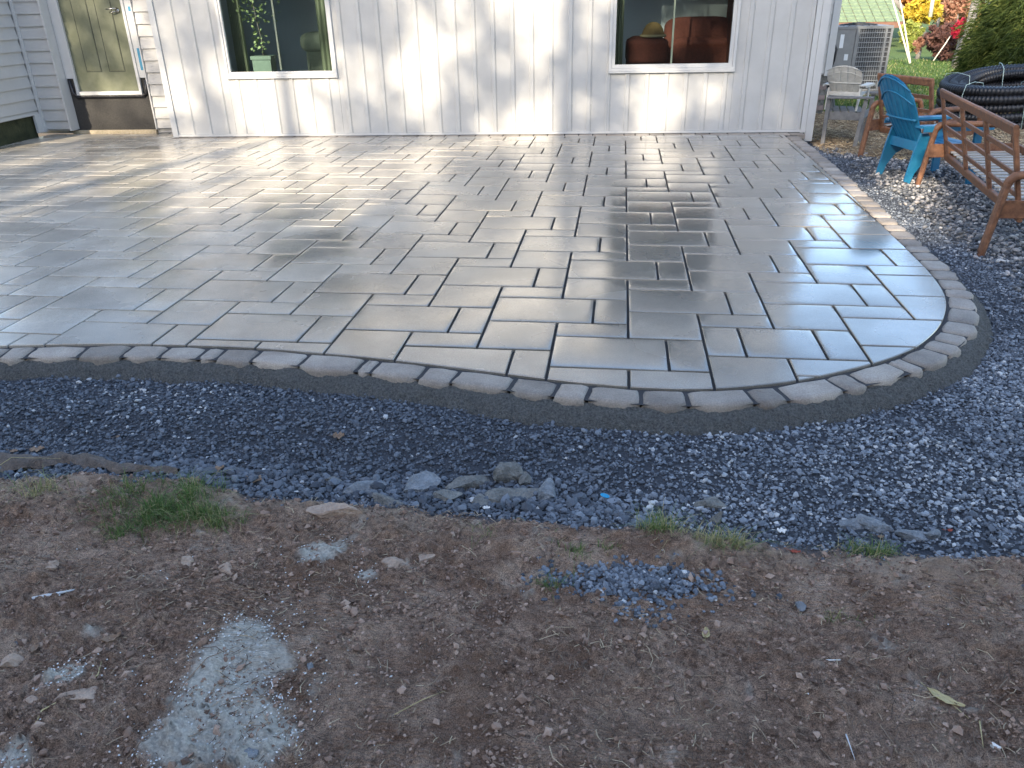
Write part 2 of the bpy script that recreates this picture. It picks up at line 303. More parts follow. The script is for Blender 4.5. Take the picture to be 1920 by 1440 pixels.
# ================================================================== THE SETTING
# ---- large ground sheet
def big_ground():
    xs = np.concatenate([np.linspace(-120,-12,10), np.linspace(-10,16,53), np.linspace(20,140,14)])
    ys = np.concatenate([np.linspace(-70,-8,8), np.linspace(-6,22,57), np.linspace(24,150,20)])
    X, Y = np.meshgrid(xs, ys); Z = -.17 + .05*fbm(X, Y, .25, 3, 3)
    near = sstep(-7.5,-6,X)*sstep(5.6,4.2,X)*sstep(-6.2,-5,Y)*sstep(8.5,7.2,Y); Z = Z - .22*near
    Z = Z - .5*sstep(26, 45, Y)
    V = np.stack([X.ravel(), Y.ravel(), Z.ravel()], 1); ny, nx = X.shape
    i = np.arange(ny-1)[:,None]*nx + np.arange(nx-1)[None,:]; i = i.ravel()
    F = np.stack([i, i+1, i+nx+1, i+nx], 1)
    m = bpy.data.materials.new('lawn_and_straw'); m.use_nodes = True; N = m.node_tree.nodes; L = m.node_tree.links; b = N['Principled BSDF']
    ge = N.new('ShaderNodeNewGeometry'); sx = N.new('ShaderNodeSeparateXYZ'); L.new(ge.outputs['Position'], sx.inputs[0])
    n1 = N.new('ShaderNodeTexNoise'); n1.inputs['Scale'].default_value = 1.3; n1.inputs['Detail'].default_value = 8; L.new(ge.outputs['Position'], n1.inputs[0])
    n2 = N.new('ShaderNodeTexNoise'); n2.inputs['Scale'].default_value = 28; n2.inputs['Detail'].default_value = 6; L.new(ge.outputs['Position'], n2.inputs[0])
    g = mx_rgb(N, L, n2.outputs[0], (.035,.075,.012), (.11,.17,.035)); s = mx_rgb(N, L, n2.outputs[0], (.06,.04,.025), (.30,.22,.13))
    ad = N.new('ShaderNodeMath'); ad.operation = 'MULTIPLY_ADD'; L.new(n1.outputs[0], ad.inputs[0]); ad.inputs[1].default_value = 1.6; L.new(sx.outputs[1], ad.inputs[2])
    mr = N.new('ShaderNodeMapRange'); mr.inputs[1].default_value = 9.7; mr.inputs[2].default_value = 10.6; L.new(ad.outputs[0], mr.inputs[0])
    L.new(mx_rgb(N, L, mr.outputs[0], s, g), b.inputs['Base Color']); b.inputs['Roughness'].default_value = .95
    bp = N.new('ShaderNodeBump'); bp.inputs['Strength'].default_value = 1; bp.inputs['Distance'].default_value = .03; L.new(n2.outputs[0], bp.inputs['Height']); L.new(bp.outputs[0], b.inputs['Normal'])
    tag(link('ground', np_mesh('ground', V, F, m, smooth=True)), 'yard ground of lawn and straw mulch around the patio', kind='structure')
big_ground()

# ---- near ground: dirt + gravel bed as one detailed height field
POW = [(onz(440,1285,-.11), .17), (onz(395,1365,-.11), .16), (onz(470,1200,-.11), .09), (onz(330,1400,-.11), .07), (onz(600,1050,-.11), .09), (onz(140,1275,-.11), .07), (onz(20,1432,-.11), .055), (onz(690,1085,-.11), .05), (onz(490,1400,-.11), .10)]
def powder(X, Y):
    p = np.zeros(X.shape)
    for c, r in POW: p = np.maximum(p, 1 - np.hypot((X-c.x), (Y-c.y)*1.0)/(r*1.25))
    return sstep(.08, .5, p + 1.3*fbm(X, Y, 9., 6, 77, .62) - .1)
def near_ground():
    vs = np.concatenate([-4.6 + 2.45*np.linspace(0, 1, 380)**1.0, np.linspace(-2.145, 7.6, 160)[1:]])
    X = []; Y = []
    for y in vs:
        t = (y+4.6)/12.2; xl = -2.0 - 3.9*sstep(-4.6, -1.8, y) ; xr = 1.6 + 3.2*sstep(-4.6, 1.5, y)
        u = np.linspace(0, 1, 600); X.append(xl + (xr-xl)*u); Y.append(np.full(600, y))
    X = np.array(X); Y = np.array(Y); Z = H(X, Y); d = dirt_side(X, Y); ins = sstep(-.02, .10, d)
    clod = np.maximum(0, fbm(X, Y, 30, 5, 61, .72))*.085 + np.abs(fbm(X, Y, 62, 2, 71))*.034
    rut = sstep(.0, .12, fbm(X*.5, Y*2.2, 2.2, 3, 81))          # smoother trampled bands
    yb = onz(1000,1335,-.11).y; band = np.exp(-((Y-yb-.03*np.sin(X*3))/.05)**2)*sstep(-.5,-.2,X); rut = np.maximum(rut, band*(fbm(X,Y,7.,3,101) > -.12))
    Z = Z - ins*band*.016 + ins*(.05*np.maximum(0,fbm(X,Y,9.,3,111)-.04))
    Z = Z + ins*clod*(1-.65*rut) + .003*fbm(X, Y, 60, 2, 91)
    pw = powder(X, Y)*ins; Z = Z*(1) + pw*.004
    Z = np.where(curve_dist(X, Y) < .02, Z-.06, Z)
    V = np.stack([X.ravel(), Y.ravel(), Z.ravel()], 1); ny, nx = X.shape
    i = (np.arange(ny-1)[:,None]*nx + np.arange(nx-1)[None,:]).ravel(); F = np.stack([i, i+1, i+nx+1, i+nx], 1)
    m = bpy.data.materials.new('bare_dirt'); m.use_nodes = True; N = m.node_tree.nodes; L = m.node_tree.links; b = N['Principled BSDF']
    ge = N.new('ShaderNodeNewGeometry')
    def noise(sc, det=8, rg=.6):
        n = N.new('ShaderNodeTexNoise'); n.inputs['Scale'].default_value = sc; n.inputs['Detail'].default_value = det; n.inputs['Roughness'].default_value = rg
        L.new(ge.outputs['Position'], n.inputs[0]); return n.outputs[0]
    def at_(nm):
        a = N.new('ShaderNodeAttribute'); a.attribute_name = nm; return a.outputs['Fac']
    def ramp(v, a, b_, ):
        r = N.new('ShaderNodeMapRange'); r.inputs[1].default_value = a; r.inputs[2].default_value = b_; L.new(v, r.inputs[0]); return r.outputs[0]
    c = mx_rgb(N, L, ramp(noise(45), .3, .7), (.095,.055,.037), (.50,.335,.235))
    c = mx_rgb(N, L, ramp(noise(3.2), .46, .68), c, (.50,.36,.265))
    c = mx_rgb(N, L, ramp(noise(5.3), .50, .66), c, (.22,.135,.09))
    c = mx_rgb(N, L, ramp(noise(150, 4), .62, .74), c, (.38,.34,.30))
    fine = mx_rgb(N, L, ramp(noise(260, 6, .8), .38, .62), (.30,.29,.28), (1.8,1.78,1.75)); c = mx_rgb(N, L, 1.0, c, fine, 'MULTIPLY')
    c = mx_rgb(N, L, at_('pale'), c, mx_rgb(N, L, noise(60), (.34,.25,.18), (.62,.49,.37)))
    gv = mx_rgb(N, L, noise(130), (.035,.04,.05), (.11,.12,.14))
    c = mx_rgb(N, L, at_('soil'), gv, c)
    pwc = mx_rgb(N, L, ramp(noise(90, 8, .8), .35, .65), (.42,.385,.32), (.84,.79,.69)); c = mx_rgb(N, L, at_('powder'), c, pwc)
    L.new(c, b.inputs['Base Color']); b.inputs['Roughness'].default_value = .88; b.inputs['Specular IOR Level'].default_value = .3
    bp = N.new('ShaderNodeBump'); bp.inputs['Strength'].default_value = 1; bp.inputs['Distance'].default_value = .016; L.new(noise(120, 10, .85), bp.inputs['Height'])
    # tyre ribbing pressed into the smooth bands
    wv = N.new('ShaderNodeTexWave'); wv.bands_direction = 'Y'; wv.inputs['Scale'].default_value = 22; wv.inputs['Distortion'].default_value = 2.5; wv.inputs['Detail'].default_value = 3; L.new(ge.outputs['Position'], wv.inputs[0])
    b2 = N.new('ShaderNodeBump'); b2.inputs['Distance'].default_value = .010; L.new(wv.outputs[1], b2.inputs['Height']); L.new(at_('rut'), b2.inputs['Strength']); L.new(bp.outputs[0], b2.inputs['Normal']); L.new(b2.outputs[0], b.inputs['Normal'])
    me = np_mesh('dirt', V, F, m, smooth=True)
    pale = sstep(.34, .02, d)*sstep(0,.1,d)*.9*sstep(-.25, .15, fbm(X, Y, 2.5, 3, 55)) 
    for nm, a in (('soil', ins), ('powder', pw), ('pale', pale), ('rut', rut*ins*sstep(-.15,.15,fbm(X,Y,1.7,2,99)))):
        at_r = me.attributes.new(nm, 'FLOAT', 'POINT'); at_r.data.foreach_set('value', a.ravel().astype(np.float32))
    tag(link('dirt', me), 'trampled brown dirt in the foreground running under the dark gravel bed', kind='structure')
near_ground()

# ---- stones
def icosa():
    p = (1+5**.5)/2; v = np.array([(-1,p,0),(1,p,0),(-1,-p,0),(1,-p,0),(0,-1,p),(0,1,p),(0,-1,-p),(0,1,-p),(p,0,-1),(p,0,1),(-p,0,-1),(-p,0,1)])/sqrt(1+p*p)
    f = np.array([(0,11,5),(0,5,1),(0,1,7),(0,7,10),(0,10,11),(1,5,9),(5,11,4),(11,10,2),(10,7,6),(7,1,8),(3,9,4),(3,4,2),(3,2,6),(3,6,8),(3,8,9),(4,9,5),(2,4,11),(6,2,10),(8,6,7),(9,8,1)])
    return v, f
IV, IF = icosa()
OV = np.array([(1,0,0),(0,1,0),(-1,0,0),(0,-1,0),(0,0,1),(0,0,-1.)])*1.15; OF = np.array([(0,1,4),(1,2,4),(2,3,4),(3,0,4),(1,0,5),(2,1,5),(3,2,5),(0,3,5)])
def stones(name, P, R, m, tint, flat=(.45,.8), jit=.22, tilt=.6, smooth=False, lo=False):
    n = len(P); IV, IF = (OV, OF) if lo else (globals()['IV'], globals()['IF']); nv = len(IV); S = np.stack([rng.uniform(.75,1.25,n), rng.uniform(.6,1.,n), rng.uniform(*flat, n)], 1)*R[:,None]
    V = IV[None]*(1 + rng.uniform(-jit, jit, (n,nv,1)))*S[:,None,:]
    a = rng.uniform(0, 2*pi, n); b = rng.normal(0, tilt*.5, n); c = rng.normal(0, tilt*.5, n)
    ca, sa, cb, sb, cc, sc = np.cos(a), np.sin(a), np.cos(b), np.sin(b), np.cos(c), np.sin(c)
    x, y, z = V[...,0], V[...,1], V[...,2]
    y, z = y*cb[:,None]-z*sb[:,None], y*sb[:,None]+z*cb[:,None]
    x, z = x*cc[:,None]+z*sc[:,None], -x*sc[:,None]+z*cc[:,None]
    x, y = x*ca[:,None]-y*sa[:,None], x*sa[:,None]+y*ca[:,None]
    V = np.stack([x, y, z], -1) + P[:,None,:]
    F = (IF[None] + nv*np.arange(n)[:,None,None]).reshape(-1, 3)
    return np_mesh(name, V.reshape(-1,3), F, m, np.repeat(tint, nv), smooth)
M['gravel'] = attr_mat('crushed_bluestone', [(0,(.04,.048,.062)),(.5,(.135,.155,.185)),(.86,(.25,.28,.32)),(.94,(.38,.40,.42)),(1,(.56,.56,.55))], rough=.62, bump=.4)
M['river'] = attr_mat('river_pebble', [(0,(.045,.05,.06)),(.4,(.12,.125,.135)),(.7,(.25,.245,.24)),(.9,(.38,.35,.34)),(1,(.58,.57,.55))], rough=.6, bump=.3, bscale=90)
M['clod'] = attr_mat('soil_crumb', [(0,(.10,.066,.05)),(.5,(.25,.165,.12)),(.97,(.42,.30,.23)),(1,(.55,.50,.46))], rough=.95, bump=.6)
M['perlite'] = attr_mat('white_prill', [(0,(.50,.52,.52)),(1,(.80,.80,.78))], rough=.7)
def scatter(n, x0, x1, y0, y1): return rng.uniform(x0, x1, n), rng.uniform(y0, y1, n)
def gravel():
    Ps = []; Rs = []; Ts = []
    for n, box in ((112000, (-5.2,2.9,-2.62,-.3)), (44000, (1.5,3.6,-2.6,2.2)), (16000, (2.15,3.3,2.,6.4))):
        x, y = scatter(n, *box); cd = curve_dist(x, y); d = dirt_side(x, y)
        off = .222 + .05*fbm(x, y, 3, 3, 41)*2 + .03*rng.random(n)
        keep = (cd > off) & ((d < .01) | (rng.random(n) < .5*np.exp(-np.maximum(d,0)/.035)))
        keep &= x > (-2.9 - (y+2.6)*1.7 -.3)          # only where it can be seen
        keep &= ~((y > 2.2) & (rng.random(n) > np.exp(-(cd-.3)/.35)))
        x, y, d, cd = x[keep], y[keep], d[keep], cd[keep]; k = len(x)
        r = np.clip(rng.lognormal(math.log(.0068), .34, k), .0035, .018)
        big = np.exp(-((d+.14)/.16)**2)*sstep(.35,-.1,x)*sstep(-2.5,-1.6,x); r *= 1 + 1.1*big*rng.random(k)
        Ps.append(np.stack([x, y, H(x, y) + r*rng.uniform(.1, .9, k)], 1)); Rs.append(r)
        t = rng.random(k)*.86
        ch = sstep(-.05, .22, fbm(x, y, 2.4, 4, 52)); pale = np.clip(.012 + .16*np.exp(-((x+2.35)**2/.12+(y+1.55)**2/.035)) + .10*ch*sstep(-.3,.8,x), 0, .5)
        w_ = rng.random(k) < pale; t = np.where(w_, rng.uniform(.90, 1, k), t)
        t = t*(1 - .35*sstep(.4,-.6,x)*(~w_)) ; Ts.append(np.clip(t + .12*ch*(~w_)*sstep(-.4,.6,x), 0, 1))
    P = np.concatenate(Ps); R = np.concatenate(Rs); print('gravel', len(R)); T = np.concatenate(Ts)
    bg_ = R > .0105
    tag(link('coarse_gravel', stones('coarse_gravel', P[bg_], R[bg_], M['gravel'], T[bg_], flat=(.4,.75), jit=.30)), 'larger angular stones among the dark crushed gravel', 'gravel', kind='stuff')
    P, R, T = P[~bg_], R[~bg_], T[~bg_]
    tag(link('gravel', stones('gravel', P, R, M['gravel'], T, flat=(.45,.85), jit=.30, lo=True)), 'dark blue-grey crushed gravel between the patio and the dirt', 'gravel', kind='stuff')
    # river stones under the wooden furniture
    x, y = scatter(26000, 2.25, 5.2, -.9, 6.9); cd = curve_dist(x, y); f = fbm(x, y, 1.6, 3, 43)
    p = sstep(.40, .85, cd + .35*f)*(1-.9*sstep(5.6, 6.3, y + .5*f))*(1-.5*sstep(.9,.2,y)*(f<0))
    keep = rng.random(len(x)) < p; keep &= x < 2.7 + (y+1.)*.42 + .9; x, y = x[keep], y[keep]; k = len(x)
    r = np.clip(rng.lognormal(math.log(.0165), .25, k), .009, .035)
    tag(link('river_stones', stones('river_stones', np.stack([x, y, H(x,y)+r*rng.uniform(.4,1.2,k)],1), r, M['river'], np.clip(rng.random(k)**1.1,0,1), jit=.12, smooth=True)), 'mixed grey rounded river stones under the wooden furniture', 'river stones', kind='stuff')
    # crumbs of soil
    n = 90000; y = rng.uniform(-4.0, -2.2, n); x = rng.uniform(-2.9, 1.9, n); d = dirt_side(x, y)
    keep = (d > .03) & (fbm(x, y, 4., 3, 66) > rng.uniform(-.35, .25, n)) & (x > -2.1-(y+3.6)*.75-.2) & (x < 1.3+(y+3.6)*.45+.2); x, y = x[keep], y[keep]; k = len(x)
    r = np.clip(rng.lognormal(math.log(.0031), .55, k), .0013, .016)
    tag(link('soil_crumbs', stones('soil_crumbs', np.stack([x, y, H(x,y)+.006+r*.3],1), r, M['clod'], rng.random(k)*.97, lo=True)), 'loose crumbs of brown soil over the dirt', 'soil', kind='stuff')
    n = 900; y = rng.uniform(-3.7, -2.3, n); x = rng.uniform(-2.4, 1.5, n); keep = (dirt_side(x,y) > .05) & (fbm(x, y, 3., 3, 68) > rng.uniform(-.1, .3, n)); x, y = x[keep], y[keep]; k = len(x); r = np.clip(rng.lognormal(math.log(.0095), .4, k), .005, .03)
    tag(link('soil_clods', stones('soil_clods', np.stack([x, y, H(x,y)+.008+r*.1],1), r, M['clod'], .2+.55*rng.random(k), jit=.3)), 'lumps of brown soil pressed into the dirt', 'soil', kind='stuff')
    # white prills in the spilled powder
    X = []; 
    for c, rr in POW:
        k = int(14000*rr*rr*2.2); X.append(np.stack([rng.normal(c.x, rr*.85, k), rng.normal(c.y, rr*.85, k)], 1))
    X.append(np.stack([rng.uniform(-2.2,1.3,160), rng.uniform(-3.7,-2.5,160)],1)); X = np.concatenate(X)
    e = powder(X[:,0], X[:,1]); keep = rng.random(len(X)) < np.where((e>.02)&(e<.75), .9, np.where(e>=.75,.22,.25)); X = X[keep]; k = len(X)
    r = rng.uniform(.0018, .0038, k)
    tag(link('white_prills', stones('white_prills', np.column_stack([X, H(X[:,0],X[:,1])+.011]), r, M['perlite'], rng.random(k), lo=True)), 'tiny white prills scattered around the grey powder on the dirt', 'prills', kind='stuff')
    # little gravel heap in the dirt, right of centre
    c = onz(1180,1105,-.11); k = 1100; x = rng.normal(c.x, .14, k); y = rng.normal(c.y, .045, k) + .0; r = rng.uniform(.005,.013,k)
    x2 = rng.normal(onz(1205,1160,-.11).x, .05, 90); y2 = rng.normal(onz(1205,1160,-.11).y, .03, 90); x = np.append(x,x2); y = np.append(y,y2); r = np.append(r, rng.uniform(.005,.01,90)); k += 90
    hh = .02*np.exp(-((x-c.x)/.2)**2-((y-c.y)/.07)**2)
    tag(link('gravel_heap', stones('gravel_heap', np.stack([x,y,H(x,y)+.008+hh*rng.uniform(.3,1.3,k)],1), r, M['gravel'], np.clip(rng.random(k)*.78+.25*(rng.random(k)<.08),0,1))), 'small spill of grey gravel lying on the dirt right of centre', 'gravel', kind='stuff')
gravel()

# ---- patio
patio = empty('patio', (0,0,0), kind='structure', label='curved patio of wet grey concrete pavers with a tumbled stone border')
U = .2
def clip(poly, x0, x1, y0, y1):
    def c(P, f, inter):
        out = []
        for i in range(len(P)):
            a, b = P[i-1], P[i]; fa, fb = f(a), f(b)
            if fb:
                if not fa: out.append(inter(a, b))
                out.append(b)
            elif fa: out.append(inter(a, b))
        return out
    def ix(k, v):
        def g(a, b): t = (v-a[k])/(b[k]-a[k]); return (a[0]+t*(b[0]-a[0]), a[1]+t*(b[1]-a[1]))
        return g
    for k, v, s in ((0,x0,1),(0,x1,-1),(1,y0,1),(1,y1,-1)):
        if not poly: return poly
        poly = c(poly, lambda p: s*(p[k]-v) >= 0, ix(k, v))
    return poly
def area(P): return .5*sum(P[i-1][0]*P[i][1]-P[i][0]*P[i-1][1] for i in range(len(P)))
def offset(P, d):
    n = len(P); out = []
    for i in range(n):
        a, b, c = Vector(P[i-1]), Vector(P[i]), Vector(P[(i+1)%n]); e1 = (b-a); e2 = (c-b)
        if e1.length < 1e-6 or e2.length < 1e-6: out.append(tuple(b)); continue
        e1.normalize(); e2.normalize(); n1 = Vector((-e1.y, e1.x)); n2 = Vector((-e2.y, e2.x)); m = n1+n2
        if m.length < .3: m = n1
        m = m/ max(.5, m.length**2/2) ; out.append((b.x+m.x*d, b.y+m.y*d))
    return out
def slab(P, rings, mb=None, jit=0, smooth_from=3, flat=False):
    """closed block over polygon P (CCW): rings of (inset, z), capped with a fan"""
    mb = mb or MB(); n = len(P); vs = []; A = area(P); per = sum((Vector(P[i])-Vector(P[i-1])).length for i in range(n)); lim = 1.3*A/per
    for ins, z in rings:
        Q = offset(P, min(ins, lim)); vs += [(x+random.uniform(-jit,jit), y+random.uniform(-jit,jit), z+random.uniform(-jit,jit)*.6*(ins>0)) for x, y in Q]
    cx = sum(p[0] for p in P)/n; cy = sum(p[1] for p in P)/n; vs.append((cx, cy, rings[-1][1]+.0001)); k = len(rings)
    for r in range(k-1):
        mb_f = [(r*n+i, r*n+(i+1)%n, (r+1)*n+(i+1)%n, (r+1)*n+i) for i in range(n)]
        if r == 0: base = len(mb.v); mb.v += vs
        mb.f += [tuple(base+q for q in f) for f in mb_f]; mb.sm += [r >= smooth_from-1]*n
    if flat: mb.f.append(tuple(base+(k-1)*n+i for i in range(n))); mb.sm.append(False)
    else: mb.f += [(base+(k-1)*n+i, base+(k-1)*n+(i+1)%n, base+k*n) for i in range(n)]; mb.sm += [True]*n
    return mb
def dedupe(P, e=.003):
    Q = []
    for p in P:
        if not Q or (Vector(p)-Vector(Q[-1])).length > e: Q.append(p)
    while len(Q) > 1 and (Vector(Q[0])-Vector(Q[-1])).length <= e: Q.pop()
    return Q
RINGS = [(0,-.055),(0,-.0045),(.0016,-.0012),(.0042,-.0005),(.020,.0009),(.046,.0020)]
RCUT = [(0,-.055),(0,-.0045),(.0025,-.0012),(.005,-.0004)]
inn = [tuple(p - .004*cnrm(t)) for p, t in zip(IN, ARC)]
REG = inn[::1] + [(2.055, wallY(2.055)-.172), (-6.33, wallY(-6.33)-.172), (-6.36, 6.42), (-8.45, 6.34), (-8.47, 4.9), (-8.9,4.3), (-8.9,3.4)]
J = .0066
TYPES = {'L':(0,0,3,2), 'S':(3,0,1,2), 'M':(0,2,2,2), 'T':(2,2,2,1)}
cells = []
for i in range(-30, 31):
    for j in range(-30, 31):
        ox, oy = 4*i+2*j, -i+3*j
        for t, (a, b, w_, h_) in TYPES.items():
            a, b = a+ox, b+oy
            if (a, b, t) == (2, 3, 'L'): cells += [('S', a, b, 1, 2), ('M', a+1, b, 2, 2)]
            else: cells.append((t, a, b, w_, h_))
shared = {}; pv = []
for t, a, b, w_, h_ in cells:
    x0, x1, y0, y1 = a*U+J, (a+w_)*U-J, -(b+h_)*U+J, -b*U-J
    if x1 < -9 or x0 > 2.2 or y1 < -1.8 or y0 > 6.8: continue
    P = dedupe(clip(REG, x0, x1, y0, y1))
    if len(P) < 3 or abs(area(P)) < .0015: continue
    if area(P) < 0: P = P[::-1]
    pv.append((P, t, area(P), (x0+x1)/2, (y0+y1)/2, abs(area(P)-(x1-x0)*(y1-y0)) < 1e-4))
def size_px(c): return c[2]/((Vector((c[3], c[4], 0))-CP).length**3)*(1 if abs(c[3]+.7-.0*c[4]) < 20 else 0)
pv.sort(key=lambda c: -size_px(c)); rest = MB()
print('pavers', len(pv))
for k, (P, t, A, cx, cy, full) in enumerate(pv):
    tz = random.uniform(-.0009, .0009); rx, ry = random.gauss(0, .0022), random.gauss(0, .0022)
    if k < 300:
        Q = [(x-cx, y-cy) for x, y in P]
        if full:
            if t not in shared: shared[t] = slab(Q, RINGS).mesh('paver', M['paver'])
            me = shared[t]
        else: me = slab(Q, RCUT, flat=True).mesh('paver', M['paver'])
        link('paver', me, patio, (cx, cy, tz), (rx, ry, random.gauss(0, .0006)))
    else: slab(P, [(i_, z+tz) for i_, z in (RINGS if full else RCUT)], rest, flat=not full)
tag(rest.build('far_pavers', M['paver'], patio), kind='stuff')
# tumbled border stones along the curve, then a row along the house wall
def proj_arc(px, py):
    p = onz(px, py, 0); d = np.hypot(IN[:,0]-p.x, IN[:,1]-p.y); return ARC[int(np.argmin(d))]
marks = [proj_arc(x, y) for x, y in ((10,645),(85,643),(158,642),(240,642),(305,644),(385,646),(437,650),(505,655),(585,661),(675,669),(722,673),(795,681),(872,692),(965,704),(1040,712),(1102,718),(1207,727),(1286,729),(1385,724),(1447,719),(1532,704),(1590,690),(1655,674),(1685,664),(1722,648),(1745,630))]
t = marks[0]; left = []
while t > .3: t -= random.choice((.165,.2,.235)); left.append(t)
t = marks[-1]; right = []
while t < ARC[-1]-.16: t += random.choice((.15,.19,.19,.23)); right.append(min(t, ARC[-1]))
marks = left[::-1] + marks + right
for a, b in zip(marks, marks[1:]):
    if a < 0 or b-a < .05: continue
    g = .0065 if b < ARC[-1]-6 else .0095; dep = random.uniform(.155, .175) if b < ARC[-1]-3 else .185
    ts = np.linspace(a+g, b-g, 5); cut = (.016,.003,0,.003,.016); inn_ = [cpt(q)+(.006+.7*e)*cnrm(q) for q, e in zip(ts, cut)]; out_ = [cpt(q)+(dep+random.uniform(-.007,.007)-1.3*e)*cnrm(q) for q, e in zip(ts, cut)]
    mid = lambda p, q, f: p*(1-f)+q*f
    P = [tuple(p) for p in inn_] + [tuple(mid(inn_[-1], out_[-1], f)) for f in (.35,.7)] + [tuple(p) for p in out_[::-1]] + [tuple(mid(out_[0], inn_[0], f)) for f in (.35,.7)]
    c = np.mean(np.array(P), 0); P = [(p[0]-c[0], p[1]-c[1]) for p in P]
    if area(P) < 0: P = P[::-1]
    link('border_stone', slab(P, [(-.004,-.085),(0,-.03),(.004,-.012),(.013,-.004),(.024,-.0005),(.034,.001)], jit=.0034, smooth_from=2).mesh('border_stone', M['border']), patio, (c[0], c[1], random.uniform(-.006,-.001)), (random.gauss(0,.012), random.gauss(0,.012), 0))
s = .0
while s < 8.6:
    l = random.choice((.19,.23,.15,.19)); P = [(0,0),(l-.01,0),(l-.01,.15),(0,.15)]; o = W0 + WD*s + WN*.165
    link('border_stone', slab(P, [(0,-.06),(0,-.006),(.005,-.001),(.02,0)], jit=.001, smooth_from=2).mesh('border_stone', M['border']), patio, (o.x, o.y, 0), (0,0,TH)); s += l
# jointing sand and the mortar haunch
bed = [tuple(cpt(t_)+.15*cnrm(t_)) for t_ in ARC[::2]] + [(2.3, 6.6), (-6.2, 6.2), (-6.2,6.5), (-8.45,6.4), (-9.2,4.6), (-9.2,3.2)]
mb = MB(); mb.add([(x, y, -.0165) for x, y in bed], [tuple(range(len(bed)))]); mb.build('joint_sand', M['joint'], patio)
def haunch():
    ts = np.arange(.1, ARC[-1]-.02, .009); cols = 15; V = []
    for k, t_ in enumerate(ts):
        side = float(sstep(ARC[-1]-7.5, ARC[-1]-6.5, np.array(t_))); w_ = .238 - .0*side + .045*float(fbm(np.array(t_*2.2), np.array(.3), 1, 4, 8)) + .035*float(fbm(np.array(t_*9.), np.array(.7), 1, 4, 8, .65))
        wl = float(sstep(2.6, 3.6, np.array(t_))); w_ -= .03*(1-wl)
        n_ = cnrm(t_); p = cpt(t_)
        for c in range(cols):
            f = c/(cols-1); dd = .146 + (w_-.146)*f + .02*f; q = p + n_*dd
            z = -.033 - .012*side*0 - .085*f**1.6 - (.05 if c == cols-1 else 0) + (.014*float(fbm(np.array(q[0]), np.array(q[1]), 9, 4, 18))*2 + .024*float(fbm(np.array(q[0]), np.array(q[1]), 38, 4, 28, .7))*2)*(.3+f)
            if c == 0: z = -.030
            V.append((q[0], q[1], z))
    V = np.array(V); n = len(ts); i = (np.arange(n-1)[:,None]*cols + np.arange(cols-1)[None,:]).ravel(); F = np.stack([i, i+cols, i+cols+1, i+1], 1)
    link('mortar_edge', np_mesh('mortar_edge', V, F, M['haunch'], smooth=True), patio)
haunch()

# ================================================================== HOUSE
house = empty('house', W0, TH, label='white vinyl-sided house with two windows and an olive door behind the patio', cat='house')
ZT = 3.55
def board(sA, sB, zA, zB, k0):
    """vertical siding board clipped to [sA,sB]; k0 = s where its profile starts"""
    prof = [(0,0),(.186,0),(.192,-.011),(.238,-.011),(.2435,-.002),(.2505,-.002)]
    pts = []; a, b = sA-k0, sB-k0
    f = lambda u: float(np.interp(u, [p[0] for p in prof], [p[1] for p in prof]))
    us = [a] + [p[0] for p in prof if a < p[0] < b] + [b]
    top = [(k0+u, f(u)) for u in us]; P = [(x, y) for x, y in top] + [(sB, .02), (sA, .02)]
    MB().prism([(x, y) for x, y in P], zA, zB).build('siding_board', M['vinyl'], house)
S0, PW = .055, .2526
WIN = [(.905, 2.445, .785, 2.86), (6.08, 7.70, .79, 2.86)]
for k in range(35):
    a = S0 + k*PW; b = min(a+.2500, 8.63)
    if b-a < .03: continue
    cuts = [(a, b, .035, ZT)]
    for s0, s1, z0, z1 in WIN:
        nc = []
        for (p, q, zl, zh) in cuts:
            if q <= s0 or p >= s1: nc.append((p,q,zl,zh)); continue
            if p < s0-.012: nc.append((p, s0-.002, zl, zh))
            if q > s1+.012: nc.append((s1+.002, q, zl, zh))
            nc += [(max(p,s0), min(q,s1), zl, z0-.003), (max(p,s0), min(q,s1), z1+.003, zh)]
        cuts = nc
    for c in cuts:
        if c[1]-c[0] > .008: board(*c, a)
# trims
mb = MB(); mb.box((-.004,-.022,.0),(.05,.05,ZT)); mb.box((-.03,-.016,-.0),(-.004,.5,ZT)); mb.build('corner_trim', M['trim'], house)
mb = MB(); mb.box((8.636,-.024,.0),(8.70,.03,ZT)); mb.build('corner_trim', M['trim'], house)
mb = MB(); mb.box((8.703,-.030,-.11),(8.80,.12,ZT)); mb.build('corner_trim', M['trim'], house)
mb = MB(); mb.box((.05,-.018,.005),(8.636,.0,.034)); mb.build('base_trim', M['trim'], house)
mb = MB(); mb.box((.05,.005,-.1),(8.7,.09,.2)); mb.build('foundation', M['dark'], house)
mb = MB(); mb.box((-.4,-.35,ZT),(9.15,.3,ZT+.04)); mb.build('soffit', M['trim'], house)
mb = MB(); mb.box((-.4,-.37,ZT-.02),(9.15,-.35,ZT+.18)); mb.build('fascia', M['trim'], house)
mb = MB(); mb.prism([(-.37,ZT+.19),(3.5,ZT+1.9),(8,ZT+.2),(8,ZT+.1),(-.35,ZT+.05)], -.4, 9.15, Matrix(((0,0,1,0),(1,0,0,0),(0,1,0,0),(0,0,0,1)))); mb.build('roof', M['roofdark'], house)
